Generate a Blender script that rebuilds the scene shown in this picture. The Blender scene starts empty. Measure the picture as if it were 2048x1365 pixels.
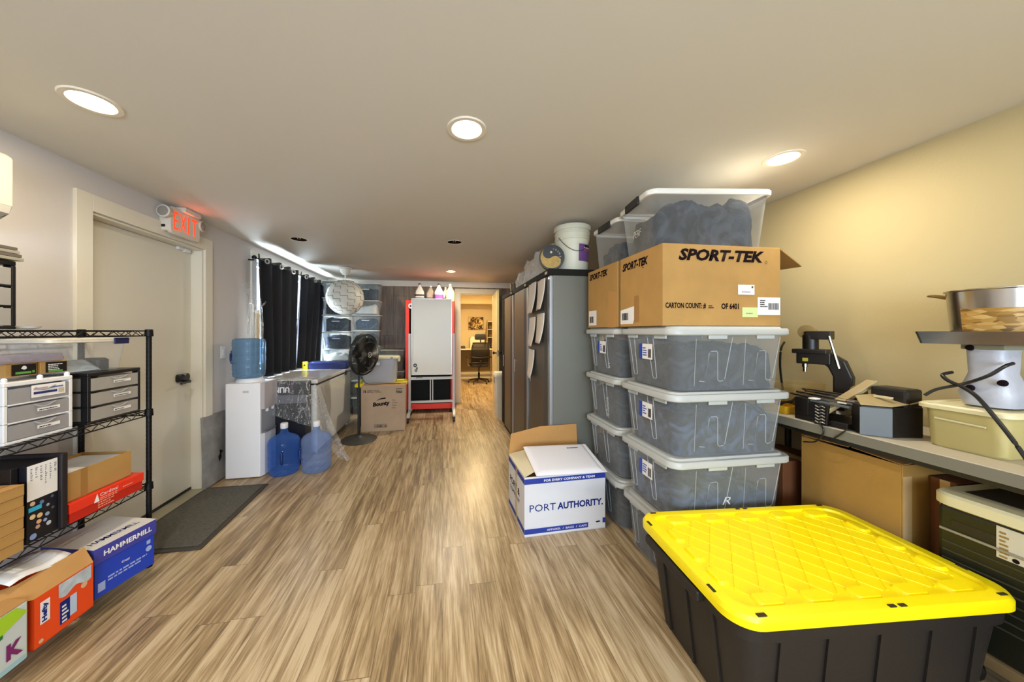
import bpy, bmesh, math, random
from mathutils import Vector, Matrix, noise
random.seed(7)
S = bpy.context.scene
COL = S.collection
PI = math.pi
# ---------------------------------------------------------------- camera
CAMH = 1.37
cam = bpy.data.cameras.new('camera')
cam.sensor_width = 36.0
cam.lens = 655.0/2048*36
cam.shift_x = 39.0/2048
cam.shift_y = -18.5/2048
cam.clip_start = 0.02
camo = bpy.data.objects.new('camera', cam)
COL.objects.link(camo)
camo.location = (0, 0, CAMH)
camo.rotation_euler = (PI/2, 0, -math.radians(8.595))
S.camera = camo
# ---------------------------------------------------------------- view
S.view_settings.view_transform = 'Standard'
S.view_settings.look = 'None'
S.view_settings.gamma = 1
S.view_settings.use_curve_mapping = False
S.view_settings.exposure = 0.48
S.cycles.transparent_max_bounces = 20
S.cycles.max_bounces = 9
S.cycles.diffuse_bounces = 5
S.cycles.caustics_reflective = False
S.cycles.caustics_refractive = False
# ---------------------------------------------------------------- world: daylight outside the windows
W = bpy.data.worlds.new('daylight'); S.world = W
W.use_nodes = True
nt = W.node_tree
sky = nt.nodes.new('ShaderNodeTexSky'); sky.sky_type = 'HOSEK_WILKIE'
sky.turbidity = 3.0; sky.sun_direction = (-0.3, 0.5, 0.8)
nt.links.new(sky.outputs[0], nt.nodes['Background'].inputs[0])
nt.nodes['Background'].inputs[1].default_value = 1.0

def area(name, loc, rot, size, size_y, power, color, spread=PI):
    l = bpy.data.lights.new(name, 'AREA'); l.shape = 'RECTANGLE'
    l.size = size; l.size_y = size_y; l.energy = power; l.color = color; l.spread = spread
    o = bpy.data.objects.new(name, l); COL.objects.link(o)
    o.location = loc; o.rotation_euler = rot
    return o
# daylight entering by the two curtained windows (left wall) and by the wide window behind the camera
DAY = (0.72, 0.86, 1.0)
area('window_daylight', (-2.22, 4.40, 1.55), (0, -PI/2, 0), 1.15, 0.86, 480, DAY)
area('window_daylight', (-2.22, 5.42, 1.55), (0, -PI/2, 0), 1.15, 0.82, 480, DAY)
area('window_daylight', (0.2, -2.62, 1.45), (PI/2, 0, 0), 3.0, 1.3, 165, (0.68, 0.83, 1.0))
LAMP = (1.0, 0.88, 0.68)
LAMP_POWER = 8.6

# ---------------------------------------------------------------- materials
def principled(name):
    m = bpy.data.materials.new(name); m.use_nodes = True
    return m, m.node_tree, m.node_tree.nodes['Principled BSDF']
def rgb(c):
    if isinstance(c, str):
        c = c.lstrip('#'); v = [int(c[i:i+2], 16)/255 for i in (0, 2, 4)]
        return tuple((x/12.92 if x <= .04045 else ((x+.055)/1.055)**2.4) for x in v)+(1,)
    return tuple(c)+(1,)
MATS = {}
def M(name, color='#808080', rough=.5, metal=0, var=0, vs=8, bump=0, bs=200, spec=.5, emit=None, es=0, coat=0, stretch=None):
    if name in MATS: return MATS[name]
    m, t, p = principled(name)
    c = rgb(color)
    p.inputs['Base Color'].default_value = c
    p.inputs['Roughness'].default_value = rough
    p.inputs['Metallic'].default_value = metal
    p.inputs['Specular IOR Level'].default_value = spec
    p.inputs['Coat Weight'].default_value = coat
    if emit:
        p.inputs['Emission Color'].default_value = rgb(emit); p.inputs['Emission Strength'].default_value = es
    tc = t.nodes.new('ShaderNodeTexCoord')
    src = tc.outputs['Object']
    if stretch:
        mp = t.nodes.new('ShaderNodeMapping'); mp.inputs['Scale'].default_value = stretch
        t.links.new(src, mp.inputs[0]); src = mp.outputs[0]
    if var:
        n = t.nodes.new('ShaderNodeTexNoise'); n.inputs['Scale'].default_value = vs; n.inputs['Detail'].default_value = 5
        t.links.new(src, n.inputs['Vector'])
        r = t.nodes.new('ShaderNodeValToRGB')
        r.color_ramp.elements[0].position = .3; r.color_ramp.elements[1].position = .7
        r.color_ramp.elements[0].color = tuple(max(0, x*(1-var)) for x in c[:3])+(1,)
        r.color_ramp.elements[1].color = tuple(min(1, x*(1+var)) for x in c[:3])+(1,)
        t.links.new(n.outputs['Fac'], r.inputs[0]); t.links.new(r.outputs[0], p.inputs['Base Color'])
    if bump:
        n = t.nodes.new('ShaderNodeTexNoise'); n.inputs['Scale'].default_value = bs; n.inputs['Detail'].default_value = 3
        t.links.new(src, n.inputs['Vector'])
        b = t.nodes.new('ShaderNodeBump'); b.inputs['Strength'].default_value = bump; b.inputs['Distance'].default_value = .004
        t.links.new(n.outputs['Fac'], b.inputs['Height']); t.links.new(b.outputs[0], p.inputs['Normal'])
    MATS[name] = m
    return m
def clear(name, color='#ffffff', haze=.25, rough=.25, tint='#ffffff', bump=0, bs=30, edge=.4, glints=0):
    """thin plastic: part see-through, part pale diffuse, with a glossy skin"""
    if name in MATS: return MATS[name]
    m, t, p = principled(name)
    p.inputs['Base Color'].default_value = rgb(color); p.inputs['Roughness'].default_value = rough
    tr = t.nodes.new('ShaderNodeBsdfTransparent'); tr.inputs[0].default_value = rgb(tint)
    lw = t.nodes.new('ShaderNodeLayerWeight'); lw.inputs[0].default_value = .35
    ma = t.nodes.new('ShaderNodeMath'); ma.operation = 'MULTIPLY_ADD'; ma.use_clamp = True
    t.links.new(lw.outputs['Facing'], ma.inputs[0]); ma.inputs[1].default_value = edge; ma.inputs[2].default_value = haze
    mx = t.nodes.new('ShaderNodeMixShader')
    t.links.new(ma.outputs[0], mx.inputs[0]); t.links.new(tr.outputs[0], mx.inputs[1]); t.links.new(p.outputs[0], mx.inputs[2])
    t.links.new(mx.outputs[0], t.nodes['Material Output'].inputs[0])
    if bump:
        n = t.nodes.new('ShaderNodeTexNoise'); n.inputs['Scale'].default_value = bs; n.inputs['Detail'].default_value = 2
        tc = t.nodes.new('ShaderNodeTexCoord'); t.links.new(tc.outputs['Object'], n.inputs['Vector'])
        b = t.nodes.new('ShaderNodeBump'); b.inputs['Strength'].default_value = bump; b.inputs['Distance'].default_value = .02
        t.links.new(n.outputs['Fac'], b.inputs['Height']); t.links.new(b.outputs[0], p.inputs['Normal'])
        t.links.new(b.outputs[0], lw.inputs['Normal'])
    if glints:  # thin white lines painted into the film in place of glossy glints
        tc = t.nodes.new('ShaderNodeTexCoord'); mp = t.nodes.new('ShaderNodeMapping'); mp.inputs['Scale'].default_value = (8, 8, 1.3); mp.inputs['Rotation'].default_value = (.2, .5, .3)
        n = t.nodes.new('ShaderNodeTexNoise'); n.inputs['Scale'].default_value = 2.2; n.inputs['Detail'].default_value = 3; n.inputs['Distortion'].default_value = 1.2
        t.links.new(tc.outputs['Object'], mp.inputs[0]); t.links.new(mp.outputs[0], n.inputs['Vector'])
        r = t.nodes.new('ShaderNodeValToRGB'); e = r.color_ramp.elements; e[0].position = .485; e[0].color = (0, 0, 0, 1); e[1].position = .515; e[1].color = (0, 0, 0, 1); x = e.new(.50); x.color = (1, 1, 1, 1)
        t.links.new(n.outputs['Fac'], r.inputs[0])
        m2 = t.nodes.new('ShaderNodeMath'); m2.operation = 'MULTIPLY_ADD'; m2.use_clamp = True; t.links.new(r.outputs[0], m2.inputs[0]); m2.inputs[1].default_value = glints; t.links.new(ma.outputs[0], m2.inputs[2]); t.links.new(m2.outputs[0], mx.inputs[0])
    MATS[name] = m
    return m

def wood_floor():
    m, t, p = principled('plank_floor')
    N = t.nodes.new; L = t.links.new
    tc = N('ShaderNodeTexCoord')
    def math(op, a, b=None, c=None):
        n = N('ShaderNodeMath'); n.operation = op
        for i, v in enumerate((a, b, c)):
            if v is None: continue
            if isinstance(v, (int, float)): n.inputs[i].default_value = v
            else: L(v, n.inputs[i])
        return n.outputs[0]
    def white(*src):
        w = N('ShaderNodeTexWhiteNoise'); w.noise_dimensions = '2D'; cmb = N('ShaderNodeCombineXYZ')
        for i, v in enumerate(src):
            L(v, cmb.inputs[i])
        L(cmb.outputs[0], w.inputs['Vector']); return w.outputs['Value']
    sx = N('ShaderNodeSeparateXYZ'); L(tc.outputs['Object'], sx.inputs[0])
    PWID, PLEN = .142, 1.22
    rowf = math('DIVIDE', sx.outputs['X'], PWID); row = math('FLOOR', rowf); fx = math('FRACT', rowf)
    offs = white(row, row)
    alongf = math('ADD', math('DIVIDE', sx.outputs['Y'], PLEN), math('MULTIPLY', offs, 7.3)); pid = math('FLOOR', alongf); fy = math('FRACT', alongf)
    pr = white(row, pid)
    gap = math('MAXIMUM', math('LESS_THAN', math('MINIMUM', fx, math('SUBTRACT', 1.0, fx)), .007), math('LESS_THAN', math('MINIMUM', fy, math('SUBTRACT', 1.0, fy)), .0011))
    pv = N('ShaderNodeCombineXYZ'); L(pr, pv.inputs[0]); L(offs, pv.inputs[1]); L(pr, pv.inputs[2])
    # per plank offset of the grain
    cb = N('ShaderNodeVectorMath'); cb.operation = 'SCALE'; cb.inputs['Scale'].default_value = 7.0
    L(pv.outputs[0], cb.inputs[0])
    ad = N('ShaderNodeVectorMath'); ad.operation = 'ADD'
    L(tc.outputs['Object'], ad.inputs[0]); L(cb.outputs[0], ad.inputs[1])
    m2 = N('ShaderNodeMapping'); m2.inputs['Scale'].default_value = (42, 2.0, 1); L(ad.outputs[0], m2.inputs[0])
    g1 = N('ShaderNodeTexNoise'); g1.inputs['Scale'].default_value = 1; g1.inputs['Detail'].default_value = 9; g1.inputs['Roughness'].default_value = .68; g1.inputs['Distortion'].default_value = .5
    L(m2.outputs[0], g1.inputs[0])
    m3 = N('ShaderNodeMapping'); m3.inputs['Scale'].default_value = (13, 1.3, 1); L(ad.outputs[0], m3.inputs[0])
    g2 = N('ShaderNodeTexNoise'); g2.inputs['Scale'].default_value = 1; g2.inputs['Detail'].default_value = 5; g2.inputs['Distortion'].default_value = 1.0
    L(m3.outputs[0], g2.inputs[0])
    m4 = N('ShaderNodeMapping'); m4.inputs['Scale'].default_value = (150, 7, 1); L(ad.outputs[0], m4.inputs[0])
    g3 = N('ShaderNodeTexNoise'); g3.inputs['Scale'].default_value = 1; g3.inputs['Detail'].default_value = 3; L(m4.outputs[0], g3.inputs[0])
    mixf = N('ShaderNodeMath'); mixf.operation = 'MULTIPLY_ADD'; L(g2.outputs['Fac'], mixf.inputs[0]); mixf.inputs[1].default_value = .6
    L(g1.outputs['Fac'], mixf.inputs[2])
    mf2 = N('ShaderNodeMath'); mf2.operation = 'MULTIPLY_ADD'; L(g3.outputs['Fac'], mf2.inputs[0]); mf2.inputs[1].default_value = .42; L(mixf.outputs[0], mf2.inputs[2])
    mf3 = N('ShaderNodeMath'); mf3.operation = 'MULTIPLY_ADD'; L(pr, mf3.inputs[0]); mf3.inputs[1].default_value = .16; L(mf2.outputs[0], mf3.inputs[2])
    sc_ = N('ShaderNodeMath'); sc_.operation = 'MULTIPLY'; L(mf3.outputs[0], sc_.inputs[0]); sc_.inputs[1].default_value = .765; mf3 = sc_
    rp = N('ShaderNodeValToRGB'); L(mf3.outputs[0], rp.inputs[0])
    e = rp.color_ramp.elements
    e[0].position = .66; e[0].color = rgb('#6f5b43'); e[1].position = 1.18 if False else .97; e[1].color = rgb('#c6b190')
    x = e.new(.76); x.color = rgb('#907856')
    x = e.new(.85); x.color = rgb('#ab9370')
    mm = N('ShaderNodeMix'); mm.data_type = 'RGBA'; L(gap, mm.inputs['Factor']); L(rp.outputs[0], mm.inputs['A']); mm.inputs['B'].default_value = rgb('#6b5641')
    L(mm.outputs['Result'], p.inputs['Base Color'])
    p.inputs['Roughness'].default_value = .32
    b = N('ShaderNodeBump'); b.inputs['Strength'].default_value = .25; b.inputs['Distance'].default_value = .002
    L(mf2.outputs[0], b.inputs['Height']); L(b.outputs[0], p.inputs['Normal'])
    return m
def panel_wood():
    m, t, p = principled('dark_wood_panelling')
    N = t.nodes.new; L = t.links.new
    tc = N('ShaderNodeTexCoord')
    mp = N('ShaderNodeMapping'); mp.inputs['Rotation'].default_value = (0, PI/2, PI/2); L(tc.outputs['Object'], mp.inputs[0])
    sep = N('ShaderNodeSeparateXYZ'); L(tc.outputs['Object'], sep.inputs[0])
    cmb = N('ShaderNodeCombineXYZ'); L(sep.outputs['Z'], cmb.inputs['X']); L(sep.outputs['X'], cmb.inputs['Y'])
    br = N('ShaderNodeTexBrick'); br.offset = .43; br.inputs['Scale'].default_value = 1
    br.inputs['Brick Width'].default_value = 1.3; br.inputs['Row Height'].default_value = .23; br.inputs['Mortar Size'].default_value = .003
    br.inputs['Color1'].default_value = (0, 0, 0, 1); br.inputs['Color2'].default_value = (1, 1, 1, 1)
    L(cmb.outputs[0], br.inputs[0])
    ad = N('ShaderNodeVectorMath'); ad.operation = 'MULTIPLY_ADD'; L(br.outputs['Color'], ad.inputs[0]); ad.inputs[1].default_value = (5, 5, 5); L(tc.outputs['Object'], ad.inputs[2])
    m2 = N('ShaderNodeMapping'); m2.inputs['Scale'].default_value = (22, 22, 1.5); L(ad.outputs[0], m2.inputs[0])
    g = N('ShaderNodeTexNoise'); g.inputs['Scale'].default_value = 1; g.inputs['Detail'].default_value = 7; g.inputs['Roughness'].default_value = .65; L(m2.outputs[0], g.inputs[0])
    rp = N('ShaderNodeValToRGB'); L(g.outputs['Fac'], rp.inputs[0])
    rp.color_ramp.elements[0].position = .33; rp.color_ramp.elements[0].color = rgb('#5b4d3f')
    rp.color_ramp.elements[1].position = .7; rp.color_ramp.elements[1].color = rgb('#93806b')
    mm = N('ShaderNodeMix'); mm.data_type = 'RGBA'; L(br.outputs['Fac'], mm.inputs['Factor']); L(rp.outputs[0], mm.inputs['A']); mm.inputs['B'].default_value = rgb('#30271f')
    L(mm.outputs['Result'], p.inputs['Base Color']); p.inputs['Roughness'].default_value = .5
    return m
FLOOR = wood_floor(); PANEL = panel_wood()
WALL = M('wall_paint', '#cfcac8', .8, bump=.15, bs=90)
WALLR = M('lamp_tinted_wall_paint', '#bdae84', .8, bump=.15, bs=90)  # right wall: yellow of the warm lamplight is put into the base colour
CEIL = M('ceiling_paint', '#d8d4ca', .85, bump=.05, bs=60)
TRIM = M('white_trim', '#e2dccd', .45)
WHITE = M('white_plastic', '#e4e4e6', .35)
BLACK = M('black_plastic', '#131214', .4)
BLACKM = M('black_metal', '#0a090a', .5, spec=.25)
KRAFT = M('cardboard', '#b0884c', .8, var=.08, vs=6, bump=.1, bs=120)
KRAFT_IN = M('cardboard_inside', '#b8894f', .85, var=.08, vs=5)
PAPER = M('paper', '#eceaea', .7)
CHROME = M('chrome', '#c9c7c4', .18, metal=1)
STEEL = M('brushed_steel', '#b8b2aa', .22, metal=1, bump=.05, bs=40)
INK = M('black_ink', '#1c1216', .8, spec=.05)
NAVY = M('navy_ink', '#1c2c78', .7, spec=.1)
TUB = clear('frosted_plastic', '#c3c9ce', haze=.17, rough=.25, edge=.25)
TUBRIB = clear('frosted_plastic_edge', '#d8dde0', haze=.38, rough=.3)
CRYSTAL = clear('clear_plastic', '#dfe3e4', haze=.08, rough=.12, edge=.3)
WRAP = clear('plastic_wrap', '#f2f4f4', haze=.05, rough=.05, bump=1.0, bs=35, edge=.26, glints=.6)
def cloth(name, dark, light, sc=7):
    m, t, p = principled(name); p.inputs['Roughness'].default_value = .95; p.inputs['Specular IOR Level'].default_value = .15
    tc = t.nodes.new('ShaderNodeTexCoord'); n = t.nodes.new('ShaderNodeTexNoise'); n.inputs['Scale'].default_value = sc; n.inputs['Detail'].default_value = 4; n.inputs['Distortion'].default_value = 2.2
    r = t.nodes.new('ShaderNodeValToRGB'); r.color_ramp.elements[0].position = .40; r.color_ramp.elements[1].position = .66
    r.color_ramp.elements[0].color = rgb(dark); r.color_ramp.elements[1].color = rgb(light)
    t.links.new(tc.outputs['Object'], n.inputs['Vector']); t.links.new(n.outputs['Fac'], r.inputs[0]); t.links.new(r.outputs[0], p.inputs['Base Color'])
    b = t.nodes.new('ShaderNodeBump'); b.inputs['Strength'].default_value = .9; b.inputs['Distance'].default_value = .03
    t.links.new(n.outputs['Fac'], b.inputs['Height']); t.links.new(b.outputs[0], p.inputs['Normal']); MATS[name] = m; return m
CLOTH = cloth('dark_grey_cloth', '#0a0c10', '#343842')
CLOTH2 = cloth('blue_grey_cloth', '#121a26', '#435370')
CLOTHN = cloth('navy_cloth', '#0b0f1a', '#26304a')
CLOTHW = M('white_cloth', '#cfcdc6', .9, var=.1, vs=9)
BLUEWATER = clear('blue_bottle_plastic', '#5f92ea', haze=.15, rough=.03, tint='#c6dbfa', edge=.34)
PALEBLUE = clear('pale_blue_bottle_plastic', '#a9c0f0', haze=.2, rough=.05, tint='#cddcf4', edge=.3)

# ---------------------------------------------------------------- mesh helpers
def nb(): return bmesh.new()
def box(bm, x0, x1, y0, y1, z0, z1, mi=0):
    v = [bm.verts.new(p) for p in ((x0,y0,z0),(x1,y0,z0),(x1,y1,z0),(x0,y1,z0),(x0,y0,z1),(x1,y0,z1),(x1,y1,z1),(x0,y1,z1))]
    for q in ((3,2,1,0),(4,5,6,7),(0,1,5,4),(1,2,6,5),(2,3,7,6),(3,0,4,7)):
        bm.faces.new([v[i] for i in q]).material_index = mi
    return bm
def rrect(w, d, r, n=5):
    r = max(min(r, w/2-1e-4, d/2-1e-4), 1e-4); o = []
    for cx, cy, a in ((w/2-r, d/2-r, 0), (-w/2+r, d/2-r, PI/2), (-w/2+r, -d/2+r, PI), (w/2-r, -d/2+r, 1.5*PI)):
        for i in range(n+1):
            t = a+PI/2*i/n; o.append((cx+r*math.cos(t), cy+r*math.sin(t)))
    return o
def loft(bm, secs, cap0=True, cap1=True, n=5, mi=0, M4=None):
    """secs: (w, d, r, z[, cx, cy]) rounded-rectangle rings"""
    rings = []
    for s in secs:
        w, d, r, z = s[:4]; cx, cy = (s[4], s[5]) if len(s) > 4 else (0, 0)
        ring = []
        for x, y in rrect(w, d, r, n):
            p = Vector((x+cx, y+cy, z))
            if M4 is not None: p = M4 @ p
            ring.append(bm.verts.new(p))
        rings.append(ring)
    k = len(rings[0])
    for a, b in zip(rings, rings[1:]):
        for i in range(k):
            bm.faces.new((a[i], a[(i+1)%k], b[(i+1)%k], b[i])).material_index = mi
    if cap0: bm.faces.new(rings[0][::-1]).material_index = mi
    if cap1: bm.faces.new(rings[-1]).material_index = mi
    return bm
def lathe(bm, prof, c=(0,0,0), axis='z', n=32, cap=True, M4=None):
    rings = []
    for r, h in prof:
        ring = []
        for i in range(n):
            a = 2*PI*i/n; x, y = r*math.cos(a), r*math.sin(a)
            p = Vector((x, y, h)) if axis == 'z' else (Vector((h, x, y)) if axis == 'x' else Vector((y, h, x)))
            if M4 is not None: p = M4 @ p
            ring.append(bm.verts.new(p+Vector(c)))
        rings.append(ring)
    for a, b in zip(rings, rings[1:]):
        for i in range(n): bm.faces.new((a[i], a[(i+1)%n], b[(i+1)%n], b[i]))
    if cap:
        bm.faces.new(rings[0][::-1]); bm.faces.new(rings[-1])
    return bm
def tube(bm, pts, r=.005, n=8, closed=False, cap=True):
    pts = [Vector(p) for p in pts]; m = len(pts); rings = []
    for i, p in enumerate(pts):
        if closed: d = pts[(i+1)%m]-pts[i-1]
        elif i == 0: d = pts[1]-p
        elif i == m-1: d = p-pts[i-1]
        else: d = (pts[i+1]-p).normalized()+(p-pts[i-1]).normalized()
        if d.length < 1e-9: d = Vector((0,0,1))
        d.normalize()
        u = Vector((0,0,1)) if abs(d.z) < .9 else Vector((1,0,0))
        a = d.cross(u).normalized(); b = d.cross(a).normalized()
        rr = r[i] if isinstance(r, (list, tuple)) else r
        rings.append([bm.verts.new(p+(a*math.cos(2*PI*k/n)+b*math.sin(2*PI*k/n))*rr) for k in range(n)])
    for i in range(m if closed else m-1):
        A, B = rings[i], rings[(i+1)%m]
        for k in range(n): bm.faces.new((A[k], A[(k+1)%n], B[(k+1)%n], B[k]))
    if cap and not closed:
        bm.faces.new(rings[0][::-1]); bm.faces.new(rings[-1])
    return bm
def curve_pts(pts, n=8):
    """Catmull-Rom through pts"""
    P = [Vector(p) for p in pts]; P = [P[0]*2-P[1]]+P+[P[-1]*2-P[-2]]; o = []
    for i in range(1, len(P)-2):
        for k in range(n):
            t = k/n; a, b, c, d = P[i-1:i+3]
            o.append(.5*((2*b)+(c-a)*t+(2*a-5*b+4*c-d)*t*t+(3*b-a-3*c+d)*t**3))
    o.append(P[-2]); return o
def prism(bm, pts, ext):
    """closed polygon pts (3D) extruded by vector ext"""
    a = [bm.verts.new(p) for p in pts]; e = Vector(ext)
    b = [bm.verts.new(Vector(p)+e) for p in pts]; k = len(a)
    bm.faces.new(a[::-1]); bm.faces.new(b)
    for i in range(k): bm.faces.new((a[i], a[(i+1)%k], b[(i+1)%k], b[i]))
    return bm
def grid(bm, f, nu, nv):
    V = [[bm.verts.new(f(i/nu, j/nv)) for j in range(nv+1)] for i in range(nu+1)]
    for i in range(nu):
        for j in range(nv): bm.faces.new((V[i][j], V[i+1][j], V[i+1][j+1], V[i][j+1]))
    return bm
def lump(bm, w, d, h, z0=0, amp=.02, fr=9, n=14, seed=0, cx=0, cy=0, r=.05):
    """soft heap filling a rounded box, uneven top"""
    V = {}
    def P(u, v, t):
        x = (u-.5)*w; y = (v-.5)*d
        k = noise.noise(Vector((x*fr+seed, y*fr, seed*1.7+t*h*fr)))
        k2 = noise.noise(Vector((x*fr*.4+seed*3, y*fr*.4, seed)))
        ex = min(u, 1-u)*w; ey = min(v, 1-v)*d
        drop = 0
        if t == 1: drop = -.5*max(0, r-ex)-.5*max(0, r-ey)+k2*amp*2.2
        s = 1-(.03 if t else 0)
        rc = min(.06, w*.3, d*.3); qx, qy = abs(x)-(w/2-rc), abs(y)-(d/2-rc)
        if qx > 0 and qy > 0:
            L_ = math.hypot(qx, qy)
            if L_ > rc: x = math.copysign(w/2-rc+qx*rc/L_, x); y = math.copysign(d/2-rc+qy*rc/L_, y)
        rg = abs(noise.noise(Vector((x*fr*1.3+seed*2, y*fr*1.3, 7))))
        return Vector((cx+x*s, cy+y*s, z0+t*h+(k*amp+drop-rg*amp*1.6 if t == 1 else 0)))
    top = [[bm.verts.new(P(i/n, j/n, 1)) for j in range(n+1)] for i in range(n+1)]
    bot = [[None]*(n+1) for _ in range(n+1)]
    for i in range(n):
        for j in range(n): bm.faces.new((top[i][j], top[i+1][j], top[i+1][j+1], top[i][j+1]))
    edge = [(i, 0) for i in range(n)]+[(n, j) for j in range(n)]+[(i, n) for i in range(n, 0, -1)]+[(0, j) for j in range(n, 0, -1)]
    prev = [top[i][j] for i, j in edge]
    nl = 5
    for L in range(1, nl+1):
        t = 1-L/nl; ring = []
        for (i, j) in edge:
            p = P(i/n, j/n, 0); q = top[i][j].co
            z = z0+(q.z-z0)*t
            k = noise.noise(Vector((p.x*fr+seed, p.y*fr, z*fr*1.5)))*amp*.5 if 0 < t < 1 else 0
            dirv = Vector((p.x-cx, p.y-cy, 0)).normalized()
            ring.append(bm.verts.new(Vector((p.x, p.y, z))-dirv*abs(k)*1.8))
        m = len(ring)
        for a in range(m): bm.faces.new((prev[(a+1)%m], prev[a], ring[a], ring[(a+1)%m]))
        prev = ring
    bm.faces.new(prev)
    return bm
def OB(name, bm, mat, parent=None, smooth=False, bevel=0, mats=None, solid=0, subd=0):
    me = bpy.data.meshes.new(name); bmesh.ops.recalc_face_normals(bm, faces=bm.faces); bm.to_mesh(me); bm.free()
    for mm in ([mat]+(mats or [])): me.materials.append(mm)
    o = bpy.data.objects.new(name, me); COL.objects.link(o)
    if parent is not None: o.parent = parent
    if smooth is not False:
        for p in me.polygons: p.use_smooth = True
        ang = math.radians(35 if smooth is True else smooth)
        bm2 = bmesh.new(); bm2.from_mesh(me)
        for e in bm2.edges:
            if len(e.link_faces) == 2 and e.calc_face_angle(0) > ang: e.smooth = False
        bm2.to_mesh(me); bm2.free()
    if solid:
        k = o.modifiers.new('solid', 'SOLIDIFY'); k.thickness = solid; k.offset = 0
    if bevel:
        b = o.modifiers.new('bevel', 'BEVEL'); b.width = bevel; b.segments = 2; b.limit_method = 'ANGLE'; b.angle_limit = math.radians(40)
    if subd:
        b = o.modifiers.new('subd', 'SUBSURF'); b.levels = subd; b.render_levels = subd
    return o
def thing(name, label, cat, loc=(0,0,0), rz=0, group=None, rot=None):
    o = bpy.data.objects.new(name, None); COL.objects.link(o); o.empty_display_size = .1
    o.location = loc; o.rotation_euler = rot if rot else (0, 0, rz)
    o['label'] = label; o['category'] = cat
    if group: o['group'] = group
    return o
def tag(o, label, cat, group=None, kind=None, loc=None, rz=None):
    if label: o['label'] = label
    if cat: o['category'] = cat
    if group: o['group'] = group
    if kind: o['kind'] = kind
    if loc: o.location = loc
    if rz is not None: o.rotation_euler = (0, 0, rz)
    return o
def struct(name, bm, mat, parent=None, label=None, **k):
    o = OB(name, bm, mat, parent, **k)
    if parent is None: o['kind'] = 'structure'
    return o
def clone(o, parent=None):
    c = o.copy(); COL.objects.link(c)
    if parent is not None: c.parent = parent
    for ch in list(o.children): clone(ch, c)
    return c
def dup(o, loc, rz=None, label=None, rot=None):
    c = clone(o); c.location = loc
    if rz is not None: c.rotation_euler = (0, 0, rz)
    if rot: c.rotation_euler = rot
    if label: c['label'] = label
    return c
# faces for writing: right-hand and up directions of each face
FACES = {'-y': ((1,0,0),(0,0,1)), '-x': ((0,-1,0),(0,0,1)), '+x': ((0,1,0),(0,0,1)), '+z': ((1,0,0),(0,1,0)), 'z+y': ((0,1,0),(-1,0,0)), '+y': ((-1,0,0),(0,0,1))}
def text_bm(body, h, width=None, bold=0, shear=0, space=1):
    c = bpy.data.curves.new('t', 'FONT'); c.body = body; c.size = 1; c.offset = bold; c.shear = shear; c.space_character = space
    c.resolution_u = 2; c.extrude = 0; c.fill_mode = 'FRONT'
    o = bpy.data.objects.new('t', c); COL.objects.link(o)
    dg = bpy.context.evaluated_depsgraph_get(); dg.update()
    me = bpy.data.meshes.new_from_object(o.evaluated_get(dg)); bpy.data.objects.remove(o); bpy.data.curves.remove(c)
    bm = bmesh.new(); bm.from_mesh(me); bpy.data.meshes.remove(me)
    xs = [v.co.x for v in bm.verts]; ys = [v.co.y for v in bm.verts]
    x0, x1, y0, y1 = min(xs), max(xs), min(ys), max(ys)
    sy = h/(y1-y0); sx = (width/(x1-x0)) if width else sy
    for v in bm.verts: v.co = Vector(((v.co.x-x0)*sx, (v.co.y-y0)*sy, 0))
    return bm
def text(body, parent, at, face, h, width=None, mat=None, bold=0, shear=0, name='lettering', turn=0, lift=.0012, axes=None):
    """at = lower-left corner; turn = rotation of the writing within its face"""
    bm = text_bm(body, h, width, bold, shear)
    rt, up = (Vector(a) for a in (axes or FACES[face])); nn = rt.cross(up)
    if turn:
        r2 = rt*math.cos(turn)+up*math.sin(turn); u2 = -rt*math.sin(turn)+up*math.cos(turn); rt, up = r2, u2
    A = Vector(at)
    for v in bm.verts: v.co = A+rt*v.co.x+up*v.co.y+nn*lift
    o = OB(name, bm, mat or INK, parent)
    return o
def patch(bm, at, face, w, h, lift=.0008, axes=None, t=.0004):
    rt, up = (Vector(a) for a in (axes or FACES[face])); nn = rt.cross(up); A = Vector(at)+nn*lift
    prism(bm, [A, A+rt*w, A+rt*w+up*h, A+up*h], nn*t)
    return bm
def barcode(parent, at, face, w, h, n=14, lift=.0018, seed=1, axes=None):
    rn = random.Random(seed); bm = nb(); x = 0; rt, up = (Vector(a) for a in (axes or FACES[face]))
    while x < w*.97:
        b = w/n*rn.choice((.3, .5, .8)); patch(bm, Vector(at)+rt*x, face, min(b, w-x), h, lift, axes); x += b+w/n*rn.choice((.3, .5, .7))
    return OB('barcode', bm, INK, parent)
def printed(parent, at, face, w, h, rows, mat=None, lift=.0018, seed=3, name='print', axes=None):
    """small illegible lines of print"""
    rn = random.Random(seed); bm = nb(); rt, up = (Vector(a) for a in (axes or FACES[face]))
    for r in range(rows):
        x = 0; lh = h/rows*.5; L = w*rn.uniform(.55, 1)
        while x < L:
            ww = rn.uniform(.05, .16)*w; ww = min(ww, L-x)
            if ww > 0: patch(bm, Vector(at)+rt*x+up*(h-(r+1)*h/rows), face, ww, lh, lift, axes)
            x += ww+.03*w
    return OB(name, bm, mat or INK, parent)
# ================================================================ ROOM SHELL
XL, XR, YB, YF, ZC = -2.068, 2.403, -2.5, 6.35, 2.33
struct('floor', box(nb(), XL-.14, XR+.1, YB-.1, 10.0, -.06, 0), FLOOR)
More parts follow.
